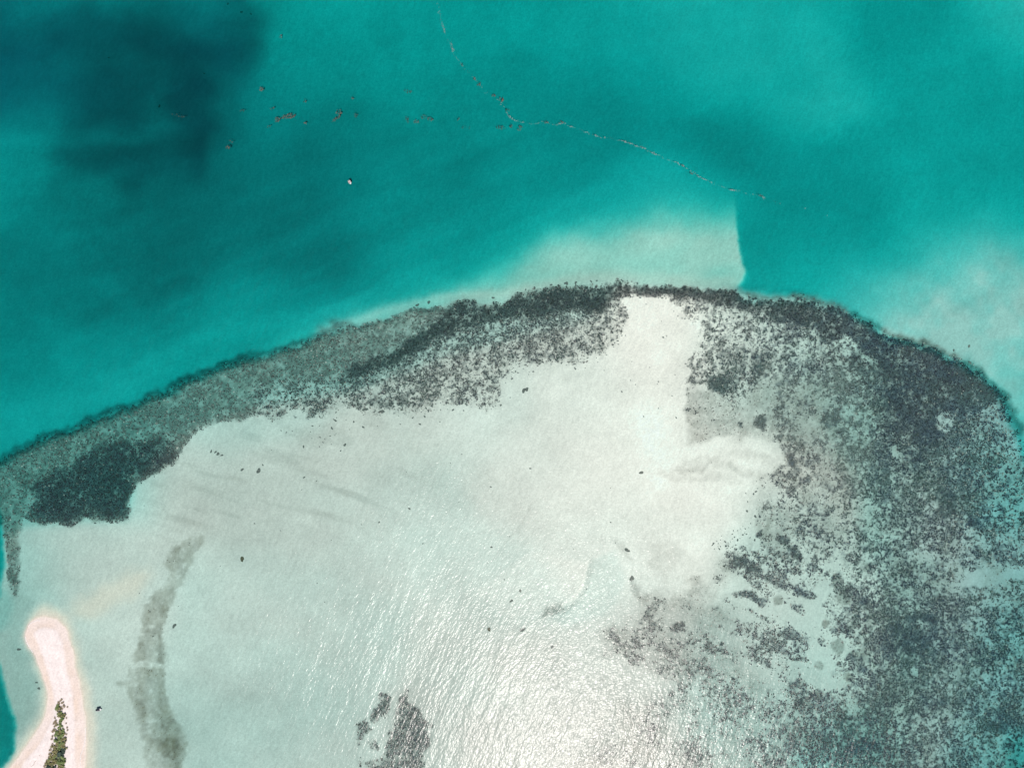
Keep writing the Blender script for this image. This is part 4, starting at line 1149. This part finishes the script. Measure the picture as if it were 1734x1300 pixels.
boat(168.2, 1200.6, 12, 4.0, 2.0, 'small white boat with a dark awning moored beside the sand bar', 'boat', MAT_TRIM, True, True)
boat(592.6, 309.2, -55, 3.1, 1.75, 'small white dinghy with faded red boards on the open turquoise water', 'dinghy', MAT_PINK, False, False)
# mooring rope of the boat by the bar
za = float(ground_z(160, 1196)); A = world_xy(160, 1196, za); B = world_xy(166, 1199, 0)
tag(tubem('mooring_rope', [(A[0], A[1], za), ((A[0] + B[0]) / 2, (A[1] + B[1]) / 2, za * 0.5), (B[0], B[1], 0.30)], 0.03, MAT_ROPE, None), 'thin mooring rope between the white boat and the sand bar', 'rope')


# ------------------------------------------------------------------ plants on the sand bar
def foliage_mesh(name, seed, mat, n=240, lean=0.5, lo=0.05):
    """leaf clusters spread through an uneven low crown of unit radius"""
    g = np.random.default_rng(seed)
    blobs = np.stack([g.normal(0, .42, 7), g.normal(0, .42, 7), 0.25 + 0.5 * g.random(7)], -1); br = 0.28 + 0.25 * g.random(7)
    b = g.integers(0, 7, n)
    dirs = g.normal(0, 1, (n, 3)); dirs /= np.linalg.norm(dirs, axis=1)[:, None]
    p = blobs[b] + dirs * br[b][:, None] * (0.55 + 0.5 * g.random((n, 1)))
    p[:, 2] = np.maximum(p[:, 2], lo)
    s = 0.13 + 0.14 * g.random(n)
    nrm = dirs + np.array([0, 0, lean]); nrm += g.normal(0, .35, (n, 3)); nrm /= np.linalg.norm(nrm, axis=1)[:, None]
    t = np.cross(nrm, g.normal(0, 1, (n, 3))); t /= np.linalg.norm(t, axis=1)[:, None]; q = np.cross(nrm, t)
    V = np.stack([p - t * s[:, None] * 1.5, p + q * s[:, None] * .6, p + t * s[:, None] * 1.5, p - q * s[:, None] * .6], 1)
    F = np.arange(n * 4).reshape(n, 4)
    return mesh_np(name, V.reshape(-1, 3), F, mat, False)


def stem_mesh(name, seed):
    g = random.Random(seed); V, F = [], []
    for k in range(5):
        a = g.random() * 6.28; r = g.uniform(.2, .55); h = g.uniform(.35, .7); n = 5
        for i, (t, rad) in enumerate(((0, .05), (.5, .035), (1, .012))):
            for j in range(n):
                w = j / n * 6.283
                V.append((math.cos(a) * r * t ** 1.3 + rad * math.cos(w), math.sin(a) * r * t ** 1.3 + rad * math.sin(w), -0.1 + t * (h + .1)))
        b = len(V) - 3 * n
        for i in range(2):
            for j in range(n):
                F.append((b + i * n + j, b + i * n + (j + 1) % n, b + (i + 1) * n + (j + 1) % n, b + (i + 1) * n + j))
    me = bpy.data.meshes.new(name); me.from_pydata(V, [], F); me.materials.append(MAT_WOOD); me.update()
    return me


def tuft_mesh(name, seed, mat):
    g = np.random.default_rng(seed); n = 60
    a = g.random(n) * 6.28; r0 = 0.35 * np.sqrt(g.random(n)); L_ = 0.6 + 0.6 * g.random(n); a2 = a + g.normal(0, .5, n)
    b = np.stack([r0 * np.cos(a), r0 * np.sin(a), np.full(n, -0.05)], -1)
    tp = b + np.stack([np.cos(a2) * L_ * .75, np.sin(a2) * L_ * .75, L_ * .6], -1)
    w = np.stack([-np.sin(a2), np.cos(a2), np.zeros(n)], -1) * 0.06
    mid = (b + tp) / 2 + np.array([0, 0, .18])
    V = np.stack([b - w, b + w, mid + w, tp, mid - w], 1)
    base = np.arange(n) * 5
    F = np.concatenate([np.stack([base, base + 1, base + 2], -1), np.stack([base, base + 2, base + 4], -1), np.stack([base + 4, base + 2, base + 3], -1)])
    return mesh_np(name, V.reshape(-1, 3), F, mat, False)


FOL = [foliage_mesh('foliage_%d' % k, 300 + k, mt) for k, mt in enumerate([MAT_LEAF, MAT_LEAF, MAT_LEAF_Y, MAT_LEAF_SHADE, MAT_LEAF_SHADE])]
STEM = [stem_mesh('stem_%d' % k, 400 + k) for k in range(2)]
TUFT = [tuft_mesh('blades_%d' % k, 500 + k, mt) for k, mt in enumerate([MAT_STRAW, MAT_STRAW, MAT_LEAF_Y])]


def shrub(px, py, r, kind, label, group=None, hgt=1.0):
    z = float(ground_z(px, py)); X, Y = world_xy(px, py, z)
    o = link('beach_shrub', None, None, (X, Y, z), random.random() * 6.28, (r, r, r * hgt))
    o.empty_display_size = 0.3
    tag(o, label, 'shrub', group)
    link('foliage', FOL[kind], o); link('stem', STEM[kind % 2], o)


def tuft(px, py, r, kind, label, group):
    z = float(ground_z(px, py)); X, Y = world_xy(px, py, z)
    tag(link('grass_tuft', TUFT[kind], None, (X, Y, z), random.random() * 6.28, (r, r, r)), label, 'grass tuft', group)


ZV = lambda x, y: (20 + x / 8.667, 1150 + y / 8.667)
ROWS = [(375, 655, 690), (420, 650, 730), (470, 660, 750), (520, 700, 760), (570, 705, 755), (620, 700, 755), (670, 690, 750), (720, 670, 790), (770, 650, 790), (820, 630, 790), (870, 640, 795), (920, 650, 795), (970, 640, 795),
        (1020, 610, 780), (1070, 600, 775), (1120, 570, 775), (1170, 560, 790), (1220, 540, 790), (1270, 520, 785), (1320, 500, 790), (1370, 490, 790), (1420, 480, 790), (1480, 470, 790), (1540, 460, 790)]
LABS = {0: ('bright green low shrub in the strip on the sand bar', 'bright green shrubs of the strip'),
        2: ('olive yellow shrub at the left side of the green strip', 'olive shrubs of the strip'),
        3: ('dark blue green shrub in the shadowed lower part of the strip', 'dark shrubs of the strip')}
shrub(*ZV(672, 425), 1.9, 0, 'rounded bright green shrub at the upper left tip of the strip', None, .7)
shrub(*ZV(735, 505), 1.7, 1, 'bright green shrub just below the tip of the strip', None, .7)
shrub(*ZV(715, 1060), 3.0, 4, 'largest shrub with shadow painted into its leaves, low in the strip', None, .9)
shrub(*ZV(570, 1290), 2.8, 4, 'dark shrub at the bottom left end of the strip', None, .9)
shrub(*ZV(710, 1205), 2.4, 1, 'bright green shrub right of the dark ones at the bottom of the strip', None, .8)
for y, a, b in ROWS:
    n = max(1, int((b - a) / 46))
    for i in range(n):
        x = a + (b - a) * (i + 0.5) / n + random.uniform(-10, 10); yy = y + random.uniform(-16, 16)
        u = (x - a) / max(1, b - a)
        k = 0 if random.random() < .6 else 1
        if 980 < y < 1160 and u > 0.35 and random.random() < .75:
            k = 3
        elif y > 1240 and u < 0.5 and random.random() < .6:
            k = 3
        elif u < 0.35 and y > 900 and random.random() < .75:
            k = 2
        elif random.random() < .14:
            k = 2
        lab = LABS[0 if k == 1 else k]
        shrub(*ZV(x, yy), random.uniform(1.5, 2.3), k, lab[0], lab[1], random.uniform(.5, .85))
for x, y in [(735, 290), (715, 310), (760, 330), (740, 340), (765, 375), (775, 395), (820, 400), (700, 350), (690, 330), (730, 405), (745, 425)]:
    tuft(*ZV(x, y), random.uniform(.7, 1.15), random.randrange(2), 'dry straw coloured grass tuft at the tip of the strip', 'dry tufts at the tip')
for x, y in [(635, 560), (650, 600), (620, 640), (655, 665), (630, 690), (660, 640), (640, 620), (620, 730), (605, 760), (640, 740), (600, 830), (590, 870), (600, 950), (585, 985), (655, 950), (570, 1030), (560, 1090), (545, 1140), (520, 1190), (500, 1230), (485, 1270)]:
    tuft(*ZV(x, y), random.uniform(.8, 1.3), random.randrange(3), 'dry grass tuft along the left edge of the green strip', 'tufts left of the strip')
for x, y in [(795, 510), (805, 560), (800, 640), (815, 700), (820, 740), (805, 800), (800, 880)]:
    tuft(*ZV(x, y), random.uniform(.6, .95), random.randrange(2), 'small dry grass tuft at the right of the green strip', 'tufts right of the strip')
for (x, y, a, l) in [(310, 1255, -45, 3.2), (345, 1205, -50, 2.4), (712, 165, 0, 1.2), (410, 1110, -40, 1.5)]:
    p = ZV(x, y); z = float(ground_z(*p)); X, Y = world_xy(*p, z); a = math.radians(-a)
    o = tubem('driftwood', [(-l / 2, 0, .06), (-l / 6, .06, .10), (l / 5, -.05, .09), (l / 2, .04, .05)], 0.09, MAT_WOOD, None)
    o.location = (X, Y, z); o.rotation_euler = (0, 0, a)
    tag(o, {310: 'longest driftwood log at the lower left beach of the sand bar', 345: 'driftwood stick up the beach from the longest log', 712: 'short driftwood stick on the bare neck of the sand bar', 410: 'thin driftwood stick on the left beach beside the strip'}[x], 'driftwood')
def nth(n):
    return '%d%s' % (n, 'th' if 10 < n % 100 < 14 else {1: 'st', 2: 'nd', 3: 'rd'}.get(n % 10, 'th'))


byl = {}
for o in bpy.data.objects:
    if o.get('group') and o.get('label'):
        byl.setdefault(o['label'], []).append(o)
for lab, obs in byl.items():
    if len(obs) > 1:
        plant = obs[0]['category'] in ('shrub', 'grass tuft')
        obs.sort(key=(lambda o: -o.location.y) if plant else (lambda o: o.location.x))
        for i, o in enumerate(obs):
            o['label'] = '%s, %s from %s' % (lab, nth(i + 1), 'the top' if plant else 'the left')
print('scene done')
